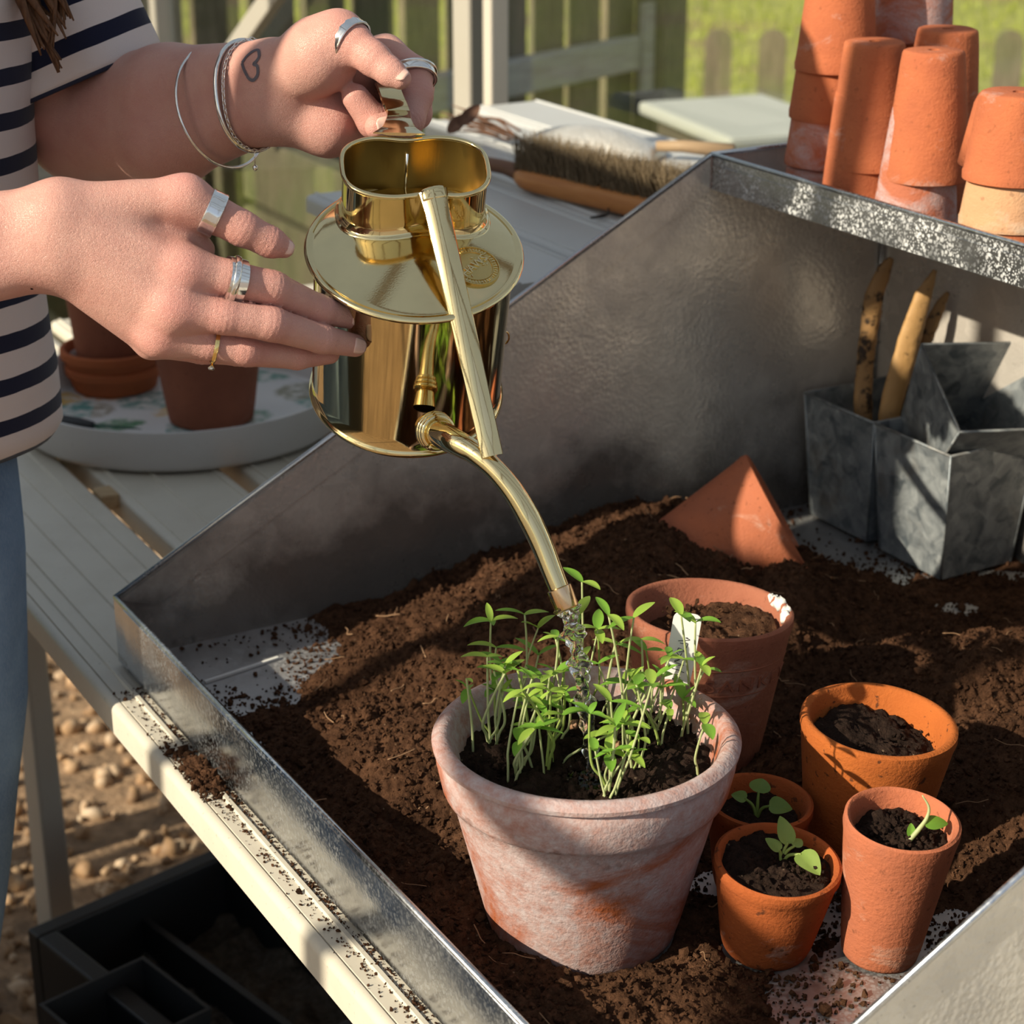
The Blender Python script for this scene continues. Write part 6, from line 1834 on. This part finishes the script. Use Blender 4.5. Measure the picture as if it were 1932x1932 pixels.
# ------------------------------------------------------------------ rings and bracelets
def hug(c, n_, gap, count=72, rmin=0.0, cones=None, smooth=3):
    """points round the limb, lying gap above the skin, in the plane through c with normal n_"""
    c = Vector(c); n_ = Vector(n_).normalized(); a = n_.orthogonal().normalized(); b = n_.cross(a); out = []
    for k in range(count):
        t_ = 2 * PI * k / count; d_ = a * math.cos(t_) + b * math.sin(t_)
        rr = np.linspace(.003, .075, 145)
        q_ = np.array([np.array(c + d_ * r) for r in rr])
        s_ = arms.sdf(q_)
        j = np.argmax(s_ > gap); r = rr[j] if s_[j] > gap else .05
        out.append(r)
    if cones is not None:
        fr_ = []
        for k in range(count):
            t_ = 2 * PI * k / count; q_ = np.array([np.array(c + (a * math.cos(t_) + b * math.sin(t_)) * r) for r in np.linspace(.003, .03, 109)])
            z_ = np.minimum.reduce([rcone(q_, *p) for p in cones]) > gap
            fr_.append(np.linspace(.003, .03, 109)[np.argmax(z_)])
        fr_ = np.array(fr_); out = np.clip(np.array(out), fr_, fr_ * 1.09)
    out = np.array(out)
    for _ in range(3): out = np.maximum(out, (np.roll(out, 1) + np.roll(out, -1)) / 2)
    for _ in range(smooth): out = (np.roll(out, 1) + np.roll(out, -1) + out) / 3
    out = np.maximum(out, rmin)
    return [c + (a * math.cos(2 * PI * k / count) + b * math.sin(2 * PI * k / count)) * out[k] for k in range(count)]
def loop_tube(pts, rad, n=10, flat=1.0, up=None):
    m_ = len(pts); v, f = [], []
    c = sum(pts, Vector()) / m_
    for i, p in enumerate(pts):
        t_ = (pts[(i + 1) % m_] - pts[i - 1]).normalized(); o_ = (p - c); o_ = (o_ - t_ * o_.dot(t_)).normalized(); b = t_.cross(o_)
        R = rad[i] if hasattr(rad, '__len__') else rad
        for k in range(n):
            a = 2 * PI * k / n; v.append(p + b * (math.cos(a) * R) + o_ * (math.sin(a) * R * flat))
    for i in range(m_):
        for k in range(n): f.append((i * n + k, i * n + (k + 1) % n, ((i + 1) % m_) * n + (k + 1) % n, ((i + 1) % m_) * n + k))
    return v, f
def band_ring(px, py, d, qx, qy, qd, width, label, mat, thick=.0011, style=None, gap=.0002, fi=0):
    """a band worn where the finger passes (px, py, d), the finger running towards (qx, qy, qd)"""
    c = at(px, py, d); ax_ = (at(qx, qy, qd) - c).normalized()
    root = thing('finger_ring', label, 'ring', c)
    pts = [p - c for p in hug(c, ax_, gap + thick * .5, 48, 0, arms.fing[fi][0], 8)]
    ctr = sum(pts, Vector()) / len(pts)
    v, f = [], []
    prof = [(-1, -.5), (-1, .35), (-.86, .62), (-.6, .42), (0, .5), (.6, .42), (.86, .62), (1, .35), (1, -.5)] if style != 'plain' else [(-1, -.5), (-1, .4), (-.6, .6), (0, .65), (.6, .6), (1, .4), (1, -.5)]
    m_ = len(prof)
    for i, p in enumerate(pts):
        o_ = (p - ctr); o_ = (o_ - ax_ * o_.dot(ax_)).normalized()
        hm = 1 + (.25 * math.sin(i * 2.1) * (style == 'hammered'))
        for x, y in prof: v.append(p + ax_ * (x * width / 2) + o_ * (y * thick * hm))
    for i in range(48):
        for k in range(m_ - 1): f.append((i * m_ + k, i * m_ + k + 1, ((i + 1) % 48) * m_ + k + 1, ((i + 1) % 48) * m_ + k))
        f.append((i * m_ + m_ - 1, i * m_, ((i + 1) % 48) * m_, ((i + 1) % 48) * m_ + m_ - 1))
    o = obj('ring_band', v, f, mat, root, True); o.data.set_sharp_from_angle(angle=math.radians(40))
    return root, pts, ax_, ctr
band_ring(400, 404, 1.1555, 455, 430, 1.160, .0092, 'wide hammered silver ring on the near thumb', M['silver'], .0012, 'hammered', fi=0)
r_, pts, ax_, ctr = band_ring(441, 526, 1.157, 514, 543, 1.168, .0108, 'broad silver ring with crossing bands on the near forefinger', M['silver'], .0011, 'plain', fi=1)
cp = [p + (p - ctr).normalized() * .0011 + ax_ * (.0022 * math.sin(2 * PI * i / 48 + 2.6)) for i, p in enumerate(pts)]
v, f = loop_tube(cp, .0021, 8, .45); obj('crossing_band', v, f, M['silver'], r_, True)
r_, pts, ax_, ctr = band_ring(405, 655, 1.167, 464, 666, 1.172, .0024, 'thin gold ring with a small clear stone on the near ring finger', M['gold'], .0009, 'plain', fi=3)
k = max(range(48), key=lambda i: -pts[i].z - .4 * pts[i].y)
gp = pts[k] + (pts[k] - ctr).normalized() * .0016
v, f = lathe([(0, -.0020), (.0021, .0002), (.0016, .0013), (0, .0013)], 8)
o_ = (pts[k] - ctr).normalized()
obj('gem', v, f, M['stone'], r_, False, matrix=Matrix.Translation(gp + o_ * .0012) @ frame(ax_, o_))
g = Geo()
for q in range(4):
    a = q * PI / 2 + PI / 4; b_ = ax_.cross(o_)
    d_ = (ax_ * math.cos(a) + b_ * math.sin(a)) * .0017
    g.tube([gp - o_ * .001, gp + d_ + o_ * .0016], .0004, 5)
obj('claw_setting', g.v, g.f, M['gold'], r_, True)
band_ring(656, 81, 1.292, 703, 110, 1.284, .0090, 'wide hammered silver ring on the far thumb, over the handle', M['silver'], .0012, 'hammered', fi=5)
r_, pts, ax_, ctr = band_ring(786, 142, 1.3295, 788, 182, 1.322, .0065, 'open-work silver ring on the far forefinger', M['silver'], .0010, 'plain', fi=6)
for s in (-1, 1):
    v, f = loop_tube([p + ax_ * (.0030 * s) + (p - ctr).normalized() * .0008 for p in pts], .0010, 7); obj('ring_edge', v, f, M['silver'], r_, True)
ARM = (at(505, 172, 1.332) - at(320, 217, 1.398)).normalized()
c = at(418, 205, 1.365)
pts = hug(c, ARM + Vector((.10, 0, .12)), .0016, 80, .0415, None, 90)
v, f = loop_tube(pts, .0011, 8)
obj('bangle', v, f, M['silver'], None, True, label='thin loose silver bangle, the one farther up the tattooed arm', cat='bracelet')
c = at(470, 186, 1.345)
pts = hug(c, ARM + Vector((.0, 0, -.04)), .0020, 80, 0, None, 40)
v, f = loop_tube(pts, .0017, 10)
obj('bangle', v, f, M['silver'], None, True, label='solid silver bangle close to the heart tattoo', cat='bracelet')
c = at(478, 186, 1.342)
pts = hug(c, ARM + Vector((.04, 0, -.10)), .0018, 60, 0, None, 12)
ch = thing('chain_bracelet', 'fine silver link chain bracelet beside the heart tattoo', 'bracelet', c)
for i, p in enumerate(pts):
    t_ = (pts[(i + 1) % 60] - pts[i - 1]).normalized(); o_ = (p - c).normalized()
    up = o_ if i % 2 else t_.cross(o_)
    b_ = t_.cross(up).normalized()
    L = .0026
    lp = [(p - c) + t_ * (L * math.cos(a)) + b_ * (.0011 * math.sin(a)) for a in np.linspace(0, 2 * PI, 13)[:-1]]
    v, f = loop_tube(lp, .00034, 5); obj('link', v, f, M['silver'], ch, True)
k = max(range(60), key=lambda i: -pts[i].z - .3 * pts[i].y)
q = pts[k] - c
g = Geo().tube([q, q - ZAX * .010], .0004, 5)
obj('charm_chain', g.v, g.f, M['silver'], ch, True)
v, f = lathe([(0, -.0024), (.0018, -.0010), (.0018, .0010), (0, .0024)], 10)
obj('charm', [Vector(p) + q - ZAX * .012 for p in v], f, M['silver'], ch, True)
